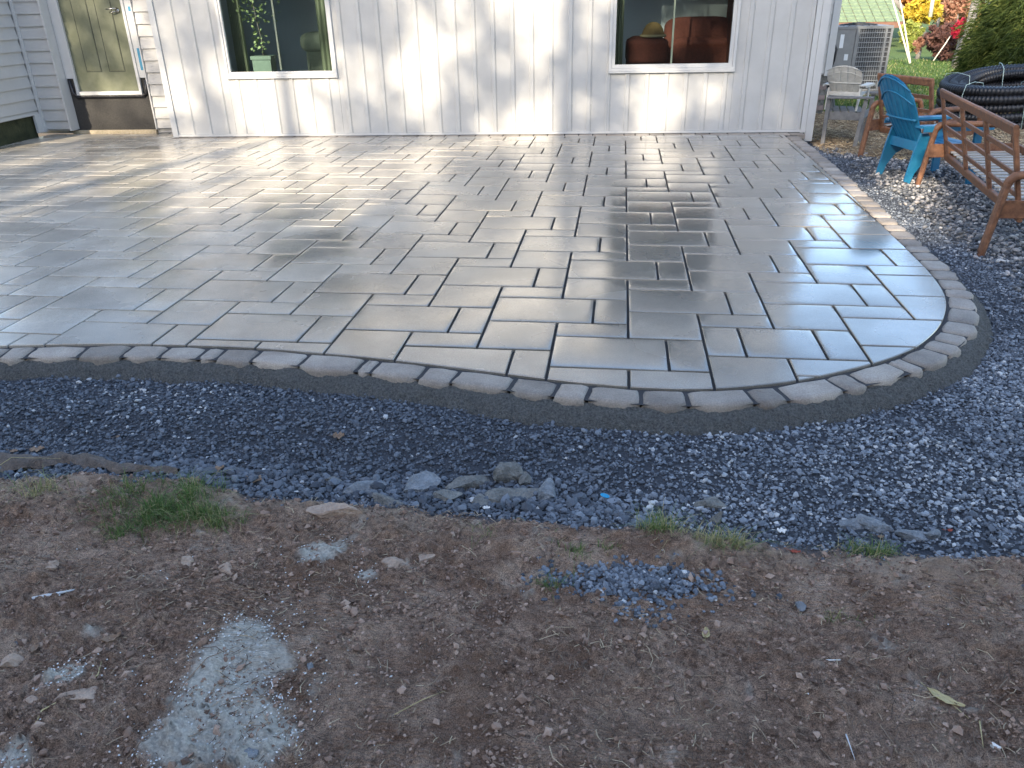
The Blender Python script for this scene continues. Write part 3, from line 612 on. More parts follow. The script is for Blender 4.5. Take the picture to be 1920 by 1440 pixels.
# shell of the room behind the windows
mb = MB(); mb.box((.05,.022,.2),(.2,3.6,ZT)); mb.box((8.5,.022,.2),(8.7,3.6,ZT)); mb.box((.2,2.2,.2),(8.5,2.3,ZT)); mb.box((.2,.1,ZT-.3),(8.5,3.5,ZT-.2)); mb.box((.2,.022,.38),(8.5,3.5,.44))
mb.box((3.9,.1,.44),(4.0,3.5,ZT-.3)); mb.build('room', M['room'], house)
mb = MB(); mb.box((.2,.03,.44),(.92,.06,ZT-.3)); mb.box((2.43,.03,.44),(6.1,.06,ZT-.3)); mb.box((7.68,.03,.44),(8.5,.06,ZT-.3)); mb.box((.92,.03,.44),(2.43,.06,.8)); mb.box((6.1,.03,.44),(7.68,.06,.8)); mb.box((.92,.03,2.84),(2.43,.06,3.25)); mb.box((6.1,.03,2.84),(7.68,.06,3.25)); mb.build('inner_wall', M['room'], house)
def frame(mb, s0, s1, z0, z1, wd_, y0, y1):
    mb.box((s0,y0,z0),(s1,y1,z0+wd_)); mb.box((s0,y0,z1-wd_),(s1,y1,z1)); mb.box((s0,y0+.0005,z0+wd_),(s0+wd_,y1-.0005,z1-wd_)); mb.box((s1-wd_,y0+.0005,z0+wd_),(s1,y1-.0005,z1-wd_))
for (s0, s1, z0, z1), g0, g1, ml in ((WIN[0], .967, 2.383, 1.668), (WIN[1], 6.16, 7.628, 6.888)):
    win = MB(); frame(win, s0, s1, z0, z1, .034, -.034, .03); win = win.build('window', M['trim'], house)
    fr = MB(); frame(fr, s0+.036, s1-.036, z0+.036, z1-.036, max(.02, g0-s0-.036), -.022, .035); fr.build('frame', M['trim'], win)
    sl_ = MB(); sl_.box((s0-.004,-.040,z0-.022),(s1+.004,-.004,z0-.002)); sl_.build('sill', M['trim'], win)
    mu = MB(); mu.box((ml-.011,.006,z0+.08),(ml+.011,.034,z1-.08)); mu.build('mullion', M['curtain'], win)
    for a, b in ((g0-.01, ml-.011), (ml+.011, g1+.01)):
        p = MB(); p.add([(a,.020,z0+.07),(b,.020,z0+.07),(b,.020,z1-.07),(a,.020,z1-.07)], [(0,1,2,3)]); p.build('pane', M['glass'], win)
# ---- door wall, set back 0.45
D = .45
def laps(par, s0, s1, y, zs, name='lap_board', mtx=None):
    for za, zb in zip(zs, zs[1:]):
        mb = MB(); mb.prism([(y,za),(y+.03,za),(y+.03,zb+.004),(y+.022,zb+.004)] , s0, s1, Matrix(((0,0,1,0),(-1,0,0,0),(0,1,0,0),(0,0,0,1))) if 0 else Matrix(((0,0,1,0),(1,0,0,0),(0,1,0,0),(0,0,0,1))))
        mb.build(name, M['vinyl'], par)
LZ = [.065] + [.20+.157*k for k in range(0, 22)]
laps(house, -.468, -.012, D-.035, LZ)
mb = MB(); mb.box((-2.3,D,.0),(0,D+.1,ZT)); mb.build('back_wall', M['vinyl'], house)
mb = MB(); mb.box((-.487,D-.05,.05),(-.470,D,ZT)); mb.build('trim_strip', M['trim'], house)
mb = MB(); mb.box((-1.86,D-.006,.02),(-.49,D+.0,.80)); mb.build('foundation', M['parge'], house)
mb = MB(); mb.box((-1.78,D-.05,-.02),(-.49,D,.045)); mb.build('ledge', M['ledge'], house)
door = MB(); door.box((-1.535,D-.012,.585),(-.625,D+.02,2.75)); door = door.build('door', M['door'], house)
for a, b in ((-1.36,-1.13),(-1.02,-.78)):
    q = MB()
    for (sa,sb,za,zb) in ((a,b,.845,.851),(a,a+.006,.851,2.6),(b-.006,b,.851,2.6)): q.box((sa,D-.0135,za),(sb,D-.011,zb))
    q.build('panel_groove', M['tape'], door)
    q = MB(); q.box((a+.012,D-.018,.863),(b-.012,D-.012,2.6)); q.build('door_panel', M['door'], door)
h = MB(); h.tube([(-.70,D-.02,1.66),(-.70,D-.075,1.66),(-.76,D-.085,1.655),(-.83,D-.08,1.65)], [.012,.011,.009,.008]); h.tube([(-.70,D-.012,1.63),(-.70,D-.03,1.63)], [.03,.028]); h.tube([(-.71,D-.05,1.625),(-.77,D-.06,1.61),(-.80,D-.055,1.61)], [.008,.007,.006]); h.build('handle', M['chrome'], door)
mb = MB(); mb.box((-1.575,D-.045,.56),(-1.537,D,2.8)); mb.box((-.623,D-.045,.56),(-.585,D,2.8)); mb.box((-1.575,D-.05,.535),(-.585,D,.583)); mb.build('door_frame', M['trim'], house)
mb = MB(); mb.box((-1.80,D-.032,.76),(-1.577,D,2.8)); mb.box((-1.70,D-.045,.76),(-1.69,D-.032,2.8)); mb.build('door_trim', M['trim'], house)
mb = MB(); mb.box((-.583,D-.028,.76),(-.489,D,2.8)); mb.build('door_trim', M['trim'], house)
mb = MB(); mb.tube([(-1.66,D-.012,.74),(-1.64,D-.02,.56),(-1.58,D-.025,.515),(-.60,D-.025,.515),(-.53,D-.025,.55),(-.51,D-.02,.72)], .022, 8); mb.box((-1.60,D-.028,.49),(-.57,D-.008,.535)); mb.build('flashing_tape', M['tape'], house)
for za, zb in ((.86,1.15),(1.62,1.68)): mb = MB(); mb.box((-.535,D-.0305,za),(-.492,D-.029,zb)); mb.build('blue_tape', M['blue_tape'], house)
# ---- left wing: return strip facing us and the side wall
laps(house, -2.085, -1.715, .30-.035, [.085]+LZ[1:])
mb = MB(); mb.box((-1.713,.24,.06),(-1.690,.45,ZT)); mb.build('corner_trim', M['trim'], house)
mb = MB(); mb.box((-2.125,.245,.05),(-2.087,.30,ZT)); mb.build('corner_trim', M['trim'], house)
wing = MB(); wing.box((-2.4,.30,.06),(-1.72,D+.1,ZT)); wing.build('back_wall', M['vinyl'], house)
def lapsx(par, x, y0, y1, zs):        # boards facing +x
    for za, zb in zip(zs, zs[1:]):
        mb = MB(); mb.add([(x+.02,y0,za),(x+.02,y1,za),(x-.006,y1,zb+.004),(x-.006,y0,zb+.004),(x-.01,y0,za),(x-.01,y1,za)], [(0,1,2,3),(0,4,5,1),(0,3,4),(1,5,2)]); mb.build('lap_board', M['vinyl'], par)
wx = -2.125
lapsx(house, wx-.02, -1.45, .245, [.30]+[.357+.157*k for k in range(0,21)])
mb = MB(); mb.box((wx-.3,-1.45,.29),(wx-.022,.25,ZT)); mb.build('side_wall', M['vinyl'], house)
mb = MB(); mb.box((wx-.03,.13,.05),(wx+.004,.245,.30)); mb.build('corner_trim', M['trim'], house)
mb = MB(); mb.box((wx-.25,-1.4,-.1),(wx-.07,.2,.29)); mb.build('foundation', M['moss'], house)
# ---- rear corner of the main house, seen to the right: lap boards over a brick foundation
C9 = (house.matrix_world if 0 else Matrix.Translation(W0) @ Matrix.Rotation(TH,4,'Z')).inverted()
def rear():
    Y = 9.5
    r = empty('house_rear_corner', (3.31, Y, -.2), label='white lap-sided rear corner of the house above a brick foundation', cat='house wall')
    for k in range(16):
        za = .48+.2 + k*.145; mb = MB(); mb.add([(-.9,-.02,za),(-.11,-.02,za),(-.11,-.002,za+.149),(-.9,-.002,za+.149),(-.9,.01,za),(-.11,.01,za)], [(0,1,2,3),(0,4,5,1)]); mb.build('lap_board', M['vinyl'], r)
    mb = MB(); mb.box((-.108,-.03,.64),(.0,.1,3.2)); mb.build('corner_trim', M['trim'], r)
    mb = MB(); mb.box((-.9,.0,.66),(-.11,3,3.2)); mb.box((-.11,.1,.66),(-.02,3,3.2)); mb.build('wall', M['vinyl'], r)
    mb = MB(); mb.box((-.9,.01,-.1),(-.04,3,.66)); mb.build('foundation', M['rub'], r)
    for row in range(8):
        for c in range(4):
            x1 = -.04 - c*.21 - (row%2)*.105; mb = MB(); mb.box((x1-.2,-.01+random.uniform(-.004,.004),-.05+row*.08),(x1,.008,.02+row*.08)); mb.build('brick', M['brick'], r)
rear()

# ---- things seen through the windows (inside the room, each standing on the floor)
def wp(s, d, z=0): return WM @ Vector((s, d, z))
def at_room(px, py, d):
    dr = rt*((px-960)/FPX) + up*((720-py)/FPX) + fw; n = Vector((-sin(TH), cos(TH), 0)); P = W0 + n*d; t_ = (P-CP).dot(n)/dr.dot(n); q = WM.inverted() @ (CP+dr*t_); return q.x, q.z
FL = .44
def curtain(s0, s1, d, label):
    n = 40; V = []; F = []
    for i in range(n+1):
        for z in (FL+.02, 1.2, 2.0, 2.9):
            V.append(wp(s0+(s1-s0)*i/n, d+.025*sin(i*1.15)+.008*sin(i*2.7+z), z))
    for i in range(n):
        for k in range(3): F.append((i*4+k, (i+1)*4+k, (i+1)*4+k+1, i*4+k+1))
    mb = MB(); mb.add(V, F, True); o = mb.build('curtain', M['curtain']); tag(o, label, 'curtain', 'pale green curtains inside the windows')
a = at_room(440,100,.3)[0]
curtain(a, a+.17, .3, 'pale green curtain at the left side of the left window')
curtain(at_room(597,60,.3)[0], 2.6, .3, 'pale green curtain at the right side of the left window')
curtain(6.0, at_room(1172,60,.25)[0]-.02, .25, 'pale green curtain at the left side of the right window')
def plant():
    s, z = at_room(497,128,.32); _, zt = at_room(497,105,.32)
    t_ = empty('potted_plant', wp(s, .32, z-.12), TH, label='leafy houseplant in a green square planter behind the left window', cat='potted plant')
    b = MB(); b.box((-.13,-.1,0),(.13,.1,zt-z+.12)); b.build('planter', M['planter'], t_)
    b = MB(); frame_z = zt-z+.12; b.box((-.145,-.115,frame_z-.04),(.145,.115,frame_z+.005)); b.build('planter_rim', M['planter'], t_)
    b = MB(); pts = [Vector((.0,0,frame_z)), Vector((.01,.0,frame_z+.2)), Vector((-.03,.02,frame_z+.45)), Vector((-.06,.0,frame_z+.9))]; b.tube(pts, [.008,.007,.006,.004], 6); b.build('stem', M['barkg'], t_)
    V = []; F = []
    for k in range(230):
        zz = frame_z + (random.random()*.35 + .04 if k < 50 else random.uniform(.42,1.0)); rr = .05 if k < 50 else .13
        c = Vector((random.gauss(-.02,rr), random.gauss(0,rr*.7), zz)); e = Euler((random.uniform(-1,1), random.uniform(-1,1), random.uniform(0,6.3))); w_ = random.uniform(.018,.032)
        n = len(V); V += [c + (e.to_matrix() @ Vector(p))*w_ for p in ((-1,0,0),(0,-.8,.1),(1,0,0),(0,.8,.1))]; F.append((n,n+1,n+2,n+3))
    b = MB(); b.add(V, F); b.build('leaves', M['plantleaf'], t_)
    b = MB(); b.box((-.2,-.14,-(z-.12-FL)),(.2,.14,-.03)); b.build('stand', M['barkg'], t_)
M['plantleaf'] = mat('houseplant_leaf', (.22,.34,.13), (.42,.52,.28), scale=20, rough=.5)
plant()
def puff(mb, c, s, n=2.6, seg=14):
    """superellipsoid cushion"""
    V = []; F = []
    f = lambda w, e: math.copysign(abs(w)**e, w)
    for i in range(seg+1):
        v = -pi/2 + pi*i/seg
        for j in range(2*seg):
            u = 2*pi*j/(2*seg); V.append((c[0]+s[0]*f(cos(v),2/n)*f(cos(u),2/n), c[1]+s[1]*f(cos(v),2/n)*f(sin(u),2/n), c[2]+s[2]*f(sin(v),2/n)))
    m2 = 2*seg
    for i in range(seg):
        for j in range(m2): F.append((i*m2+j, i*m2+(j+1)%m2, (i+1)*m2+(j+1)%m2, (i+1)*m2+j))
    mb.add(V, F, True)
def armchair():
    s, z = at_room(582,62,.75)
    t_ = empty('armchair', wp(s+.12, .75, FL), TH, label='pale cream armchair behind the right half of the left window', cat='armchair')
    b = MB(); puff(b, (0,0,z-FL-.12), (.27,.16,.14), 3); b.build('headrest', M['cream'], t_)
    b = MB(); puff(b, (.02,.02,(z-FL-.2)/2), (.22,.15,(z-FL-.2)/2+.06), 5); b.build('backrest', M['cream'], t_)
    b = MB(); puff(b, (.02,.4,.30), (.30,.35,.16), 5); b.build('seat', M['cream'], t_)
armchair()
def red_sofa():
    s0, z0 = at_room(1175,118,.55); s1, z1 = at_room(1250,70,.55); 
    t_ = empty('red_sofa', wp((s0+s1)/2, .55, FL), TH, label='red upholstered sofa behind the right window', cat='sofa')
    b = MB(); puff(b, (0,.1,(z1-FL)/2+.02), ((s1-s0)/2,.32,(z1-FL)/2), 6); puff(b, (0,.05,(z1-FL)-.16), ((s1-s0)/2+.015,.36,.16), 6); b.build('armrest', M['redfab'], t_)
    sa, za = at_room(1345,30,1.15); sb, _ = at_room(1252,60,1.15); cx = (s0+s1)/2
    b = MB(); puff(b, ((sa+sb)/2-cx+.1,.65,za-FL-.22), ((sa-sb)/2+.15,.17,.22), 4); b.build('head_cushion', M['redfab'], t_)
    b = MB(); puff(b, ((sa+sb)/2-cx+.12,.6,(za-FL)/2-.15), ((sa-sb)/2+.15,.22,(za-FL)/2-.1), 5); b.build('backrest', M['redfab'], t_)
    b = MB(); puff(b, ((sa+sb)/2-cx+.75,.45,(za-FL)/2+.3), (.28,.4,(za-FL)/2+.3), 5); b.build('side_cushion', M['redfab'], t_)
    h = empty('straw_hat', wp((s0+s1)/2+.07, .48, z1+.015), TH, label='tan domed hat with a pale band lying on the red sofa armrest', cat='hat')
    V = []; F = []; prof = [(.17,0),(.165,.02),(.15,.03),(.13,.09),(.09,.15),(.04,.175),(.001,.18)]; n = 24
    for r, zz in prof: V += [(r*cos(2*pi*k/n), r*sin(2*pi*k/n), zz) for k in range(n)]
    for i in range(len(prof)-1): F += [(i*n+k, i*n+(k+1)%n, (i+1)*n+(k+1)%n, (i+1)*n+k) for k in range(n)]
    b = MB(); b.add(V, F, True); b.build('crown', M['hat'], h)
    b = MB(); b.tube([(.16*cos(2*pi*k/24), .16*sin(2*pi*k/24), .012) for k in range(24)], .018, 8, closed=True); b.build('band', M['hatrim'], h)
red_sofa()

# ================================================================== FURNITURE
def lounge(O, ang, L, g, bays, name, label, cat, grp):
    """A-framed lounge seat seen from behind; local x = along the back, y = forward"""
    # local axes: u=(sin a, cos a), v=(cos a,-sin a): build with x=v (forward), y=u (along)
    t_ = empty(name, (O[0], O[1], g), -ang, label=label, cat=cat, group=grp); m = M['wood']
    lt = .474-g; bt = .766-g; bb = .148-g
    for u in (0, L):
        sgn = 1 if u == 0 else -1
        b = MB(); b.bar((0.01,u,0), (.075,u,lt-.06), .07, .048, up=(1,0,0), ch=.3)
        b.build('leg', m, t_)
        b = MB(); b.tube([(.07,u,lt-.09),(.082,u,lt-.045),(.11,u,lt-.012),(.16,u,lt),(.45,u,lt+.004),(.70,u,lt),(.745,u,lt-.012),(.775,u,lt-.05),(.785,u,lt-.09)], [.030,.032,.033,.031,.029,.030,.032,.031,.029], 10); b.build('armrest', m, t_)
        b = MB(); b.bar((.86,u,0), (.782,u,lt-.07), .07, .048, up=(1,0,0), ch=.3); b.build('leg', m, t_)
        b = MB(); b.bar((.05,u+sgn*.03,bb+.07), (.82,u+sgn*.03,bb+.10), .022, .13, ch=.15); b.build('apron', m, t_)
    # back panel
    def bp(u, f): return Vector((.222+(.056-.222)*f, u, bb+(bt-bb)*f))
    nrm = Vector((bt-bb, 0, .166)).normalized()
    b = MB(); b.bar(bp(.03,1), bp(L-.03,1), .036, .085, up=bp(0,1)-bp(0,0), ch=.3); b.build('top_rail', m, t_)
    b = MB(); b.bar(bp(.03,.03), bp(L-.03,.03), .036, .075, up=bp(0,1)-bp(0,0), ch=.2); b.build('bottom_rail', m, t_)
    for k in range(bays+1):
        u = .055 + (L-.11)*k/bays; b = MB(); b.bar(bp(u,.06), bp(u,.95), .05, .032, up=(1,0,0), ch=.2); b.build('back_post', m, t_)
    for k in range(bays):
        ua = .08 + (L-.11)*k/bays; ub = .03 + (L-.11)*(k+1)/bays
        for f in (.27, .50, .74): b = MB(); b.bar(bp(ua,f), bp(ub,f), .018, .042, up=bp(0,1)-bp(0,0), ch=.2); b.build('back_rail', m, t_)
    b = MB(); b.bar((.84,.03,bb+.10), (.84,L-.03,bb+.10), .03, .10, ch=.2); b.build('front_rail', m, t_)
    n = int((L-.1)/.125)
    for k in range(n):
        u = .07 + (L-.14)*k/(n-1); b = MB(); b.bar((.24,u,bb+.065), (.82,u,bb+.085), .058, .014, ch=.2); b.build('seat_slat', M['webbing'], t_)
    return t_
lounge((2.602,1.297), .14, 2.538, -.155, 3, 'wooden_sofa', 'long reddish wooden sofa frame with lattice back and white seat slats on river stones', 'sofa', None)
lounge((3.22,4.72), -.43, .90, -.15, 2, 'wooden_armchair', 'reddish wooden armchair frame with lattice back behind the blue chair', 'armchair', None)
def adirondack(name, loc, face, sc, m, label, nsl, group=None, tilt=0):
    """moulded plastic lounge chair; local x = forward"""
    t_ = empty(name, loc, face, label=label, cat='chair'); t_.scale = (sc,)*3
    B0, B1 = Vector((.15,0,.32)), Vector((-.24,0,1.02))
    def bk(f, y): # back surface, slightly bowed
        p = B0.lerp(B1, f); p.y = y; p.x += .05*(1-(y/.3)**2)*-1 + .05 - .03*sin(pi*f); return p
    n = nsl; W = lambda f: .20 + .075*min(1, f*1.6)
    for k in range(n):
        c = (k-(n-1)/2)/((n-1)/2) if n > 1 else 0; topf = 1.0 - .115*c*c - .03*c**4
        V = []; st = 12
        for i in range(st+1):
            f = topf*i/st; hw = W(f)/n*.93; yc = c*W(f)*(1-1/n)
            for dy, dx in ((-hw,0),(-hw*.5,.006),(hw*.5,.006),(hw,0)):
                e = min(1, abs(yc+dy)/W(f)); tf = (1 - .15*e*e - .13*e**6)*i/st; q = bk(tf, yc+dy); q.x -= dx; V.append(q)
        N_ = len(V); V += [q + Vector((.012,0,.005)) for q in V]; F = []
        for i in range(st):
            for j in range(3): a = i*4+j; F += [(a,a+4,a+5,a+1), (a+N_,a+1+N_,a+5+N_,a+4+N_)]
            for j in (0,3): a = i*4+j; F.append((a,a+N_,a+4+N_,a+4) if j == 0 else (a,a+4,a+4+N_,a+N_))
        F.append((N_-4,N_-3,N_-2,N_-1)[::1]); F.append((N_-4,N_-4+N_,N_-1+N_,N_-1))
        b = MB(); b.add(V, F); b.build('back_slat', m, t_)
    for f, hh in ((.98,.02),(.80,.018),(.44,.03),(.12,.04)):    # moulded cross ribs behind the slats
        pts = []
        for i in range(13):
            y = -W(f)*.98 + 2*W(f)*.98*i/12; q = bk(f - (.16*(y/W(f))**2 if f > .7 else 0)-.01, y); q.x -= .011; pts.append(q)
        b = MB(); b.tube(pts, hh*.42, 6); b.build('back_rib', m, t_)
    for k in range(7):   # seat
        f0 = k/7; f1 = (k+.86)/7; P = lambda f: Vector((.17+.50*f, 0, .31+.07*f**.8))
        b = MB(); a, c = P(f0), P(f1); b.add([(a.x,-.24,a.z),(c.x,-.25,c.z),(c.x,.25,c.z),(a.x,.24,a.z),(a.x,-.24,a.z-.015),(c.x,-.25,c.z-.015),(c.x,.25,c.z-.015),(a.x,.24,a.z-.015)], [(0,1,2,3),(7,6,5,4),(0,4,5,1),(1,5,6,2),(2,6,7,3),(3,7,4,0)]); b.build('seat_slat', m, t_)
    for s_ in (-1, 1):
        R90 = Matrix(((1,0,0,0),(0,0,-1,0),(0,1,0,0),(0,0,0,1)))   # polygon in xz
        b = MB(); b.prism([(-.03,0),(.03,0),(.065,.12),(.14,.23),(.27,.30),(.45,.325),(.68,.34),(.70,.38),(.45,.37),(.22,.36),(.13,.50),(.055,.50),(.02,.34)], -s_*.245-.012, -s_*.245+.012, R90); b.build('rear_leg', m, t_)
        b = MB(); b.bar((.66,s_*.285,0), (.63,s_*.285,.56), .085, .028, up=(0,1,0), ch=.2); b.build('front_leg', m, t_)
        b = MB(); pts = [(.0,.225),(.02,.32),(.35,.345),(.70,.355),(.755,.33),(.755,.25),(.70,.225),(.35,.235)]
        P = [(x, s_*y) for x, y in pts]; P = P if s_ > 0 else P[::-1]; P = P[::-1] if area(P) < 0 else P
        b.prism(P, .555, .578); b.build('armrest', m, t_)
        b = MB(); b.bar((.02,s_*.335,.548),(.74,s_*.35,.548), .01, .05, ch=.1); b.build('arm_skirt', m, t_)
    b = MB(); b.bar((.065,-.23,.37),(.065,.23,.37), .012, .09, ch=.1); b.build('rear_panel', m, t_)
    return t_
adirondack('garden_chair', (2.80, 4.10, -.15), radians(15), 1.04, M['bluep'], 'bright blue plastic garden chair with a slatted fan back on the stones', 7)
def grey_chair():
    t_ = empty('weathered_chair', (2.97, 6.27, -.19), atan2(-.39,.92), label='weathered grey wooden chair by the house corner', cat='chair'); m = M['grey_wood']
    # local x forward; near arm at y=0, far arm at y=+.6
    for x, y, dx in ((0,0,.05),(0,.33,.0),(0,.62,.05),(-.40,.0,-.0)): b = MB(); b.bar((x,y,0),(x+dx,y,.62 if y != .33 else .36), .05, .032, up=(0,1,0)); b.build('leg', m, t_)
    for y in (.0,.62): b = MB(); b.bar((-.42,y-.01,.63),(.13,y-.01,.645), .10, .024, ch=.2); b.build('armrest', m, t_)
    b = MB(); b.bar((-.40,0.03,.40),(.02,0.03,.405), .025, .09); b.build('apron', m, t_)
    b = MB(); b.bar((.03,0,.41),(.03,.62,.41), .02, .09); b.build('apron', m, t_)
    for k in range(5): b = MB(); b.bar((-.38+.095*k,.03,.455),(-.50+.095*k,.60,.455), .08, .018); b.build('seat_slat', m, t_)
    for k in range(3): b = MB(); b.bar((-.40,.17+.17*k,.42),(-.44,.17+.17*k,.60), .10, .018, up=(1,0,0)); b.build('back_slat', m, t_)
    return t_
grey_chair()
wl = Vector((2.97,6.27,-.19)) + Matrix.Rotation(atan2(-.39,.92),3,'Z') @ Vector((-.26,.12,.466))
adirondack('garden_chair', wl, radians(62), .52, M['whitep'], 'small white plastic garden chair standing on the grey wooden chair', 5)

bpy.data.objects['garden_chair.001'].scale = (.56, .80, .54)
def coil():
    c = Vector((5.78, 8.6, -.13)); t_ = empty('corrugated_pipe_coil', c, 0, label='large coil of black corrugated drain pipe tied with pale straps', cat='pipe coil')
    turns = 9; per = 440; pts = []; rs = []
    lay = [(.90,.07),(.93,.19),(.92,.31),(.93,.43),(.90,.54),(.78,.53),(.66,.49),(.79,.38),(.66,.33)]
    T = Matrix.Rotation(radians(-7), 3, 'Y') @ Matrix.Rotation(radians(3), 3, 'X')
    for k in range(turns*per):
        a = 2*pi*k/per; q = k/per; i = min(int(q), turns-1); f = q-i; j = min(i+1, turns-1); f = float(sstep(.8, 1, np.array(f)))
        R = lay[i][0]*(1-f)+lay[j][0]*f; z = lay[i][1]*(1-f)+lay[j][1]*f + .008*sin(3*a+i)
        pts.append(T @ Vector((R*cos(a+2.5), R*sin(a+2.5), z+.04))); rs.append(.070 if (k//2) % 2 else .058)
    b = MB(); b.tube(pts, rs, 10); b.build('pipe', M['pipe'], t_)
    for a in (radians(-102), radians(-64), radians(-150), radians(-20), radians(80), radians(140)):
        d = Vector((cos(a), sin(a), 0)); loop = [T @ (d*r_ + Vector((0,0,z_+.04))) for r_, z_ in ((.60,.0),(.99,.02),(1.005,.3),(1.0,.5),(.94,.64),(.78,.65),(.60,.60),(.58,.3))]
        b = MB(); b.tube(loop, .0055, 5, closed=True); b.build('strap', M['tie'], t_)
coil()

def ac():
    t_ = empty('air_conditioner', (0,12.3,-.12), label='grey outdoor air conditioner unit beside the house corner', cat='air conditioner')
    x0, x1, y0, z0, z1 = 3.55, 4.99, 0, .10, 1.20
    b = MB(); b.box((x0+.02,y0+.02,z0),(x1-.02,y0+.72,z1-.02)); b.build('coil_body', M['acdark'], t_)
    b = MB(); b.box((x0,y0,z0-.02),(4.33,y0+.019,z1-.05)); b.build('side_panel', M['acgrey'], t_)
    b = MB(); b.box((3.9,y0-.03,.45),(4.25,y0-.002,1.12)); b.build('access_panel', M['acgrey'], t_)
    b = MB(); b.box((x0-.01,y0-.015,z1-.05),(x1+.01,y0+.75,z1)); b.build('top', M['acgrey'], t_)
    b = MB(); b.box((x0-.01,y0-.012,z0-.05),(x1+.01,y0+.75,z0-.022)); b.build('base', M['acgrey'], t_)
    for a, c in ((4.335,4.40),(4.86,4.90)): b = MB(); b.box((a,y0-.012,z0-.02),(c,y0+.018,z1-.05)); b.build('corner_post', M['acgrey'], t_)
    b = MB(); b.box((4.96,y0-.012,z0-.02),(5.0,y0+.05,z1-.05)); b.build('corner_post', M['acgrey'], t_)
    for k in range(12): z = z0+.04+k*.085; b = MB(); b.box((4.40,y0-.014,z),(4.86,y0-.006,z+.010)); b.box((4.90,y0-.014,z),(4.96,y0-.006,z+.010)); b.box((4.986,y0+.05,z),(4.994,y0+.7,z+.01)); b.build('grille_bar', M['wire'], t_)
    b = MB()
    for k in range(11): x = 4.42+k*.042; b.box((x,y0-.006,z0),(x+.005,y0-.001,z1-.05))
    for k in range(15): y = y0+.07+k*.042; b.box((4.981,y,z0),(4.985,y+.005,z1-.05))
    tag(b.build('grille_wires', M['wire'], t_), kind='stuff')
    b = MB()
    for r in (.12,.2,.28,.34): b.tube([(4.45+r*cos(2*pi*k/28), y0+.37+r*sin(2*pi*k/28), z1+.06-r*.12) for k in range(28)], .006, 5, closed=True)
    for k in range(8): a = pi*k/8; b.tube([(4.45+.35*cos(a),y0+.37+.35*sin(a),z1+.0),(4.45,y0+.37,z1+.06),(4.45-.35*cos(a),y0+.37-.35*sin(a),z1+.0)], .005, 5)
    b.build('fan_guard', M['acdark'], t_)
    b = MB(); b.box((4.05,y0-.034,.82),(4.12,y0-.031,1.06)); b.build('sticker', M['sticker'], t_)
    b = MB(); b.box((4.17,y0-.034,.60),(4.24,y0-.031,.71)); b.build('sticker', M['sticker'], t_)
    b = MB(); b.tube([(3.93,y0-.05,.92),(4.0,y0-.09,.80),(3.98,y0-.08,.6),(3.93,y0-.04,.35),(3.96,y0-.05,.1)], .022, 8); b.build('conduit', M['pipe'], t_)
    b = MB(); b.box((x0-.1,y0-.1,-.06),(x1+.08,y0+.8,z0-.05)); b.build('pad', M['rub'], t_)
ac()

# ================================================================== BACKGROUND
def leaf_cloud(name, blobs, n, size, m, parent, droop=0, seed=0, narrow=1., sig=.10):
    """many leaf-sized faces in ragged clumps spread through the given ellipsoids"""
    r = np.random.default_rng(seed); vol = np.array([b[3]*b[4]*b[5] for b in blobs])**.67; cnt = np.maximum(1, (n*vol/vol.sum()).astype(int)); C = []
    for b, k in zip(blobs, cnt):
        nc = max(6, k//45); d = r.normal(size=(nc,3)); d /= np.linalg.norm(d,axis=1)[:,None]; rad = r.uniform(.45,1.,(nc,1))**.6
        cen = d*rad; pick = r.integers(0, nc, k); q = cen[pick] + r.normal(0, sig, (k,3)); C.append(q*np.array(b[3:6]) + np.array(b[:3]))
    P = np.concatenate(C); k = len(P); tint = np.clip(r.normal(.5,.22,k), 0, 1)
    a = r.normal(size=(k,3)); a /= np.linalg.norm(a,axis=1)[:,None]
    if droop: a = a*.55 + np.array([0,0,-droop]); a /= np.linalg.norm(a,axis=1)[:,None]
    b_ = np.cross(a, r.normal(size=(k,3))); b_ /= np.linalg.norm(b_,axis=1)[:,None]; s = (size*r.uniform(.6,1.4,k))[:,None]
    V = np.stack([P-a*s, P+b_*s*.45*narrow, P+a*s, P-b_*s*.45*narrow], 1).reshape(-1,3); F = np.arange(4*k).reshape(-1,4)
    return link(name, np_mesh(name, V, F, m, np.repeat(tint,4)), parent)
def leafm(name, a, b, c=None): return attr_mat(name, [(0,a),(.6,b),(1,c or b)], rough=.7, spec=.3, translucent=.3)
LM = dict(yellow=leafm('yellow_leaves',(.30,.22,.02),(.62,.46,.05),(.75,.6,.12)), orange=leafm('orange_leaves',(.30,.10,.03),(.55,.24,.07),(.6,.4,.15)), lime=leafm('lime_leaves',(.12,.16,.03),(.34,.38,.08),(.5,.5,.18)),
  maroon=leafm('maroon_leaves',(.05,.025,.025),(.13,.065,.055),(.25,.12,.09)), crimson=leafm('crimson_leaves',(.25,.01,.03),(.5,.03,.07)), pink=leafm('rusty_leaves',(.22,.09,.06),(.42,.22,.15),(.5,.35,.25)),
  ever=leafm('cypress_sprays',(.018,.035,.008),(.07,.105,.022),(.17,.20,.05)), wood=leafm('woodland_leaves',(.10,.07,.03),(.35,.22,.08),(.5,.42,.15)), green=leafm('tree_leaves',(.03,.06,.015),(.08,.13,.03)))
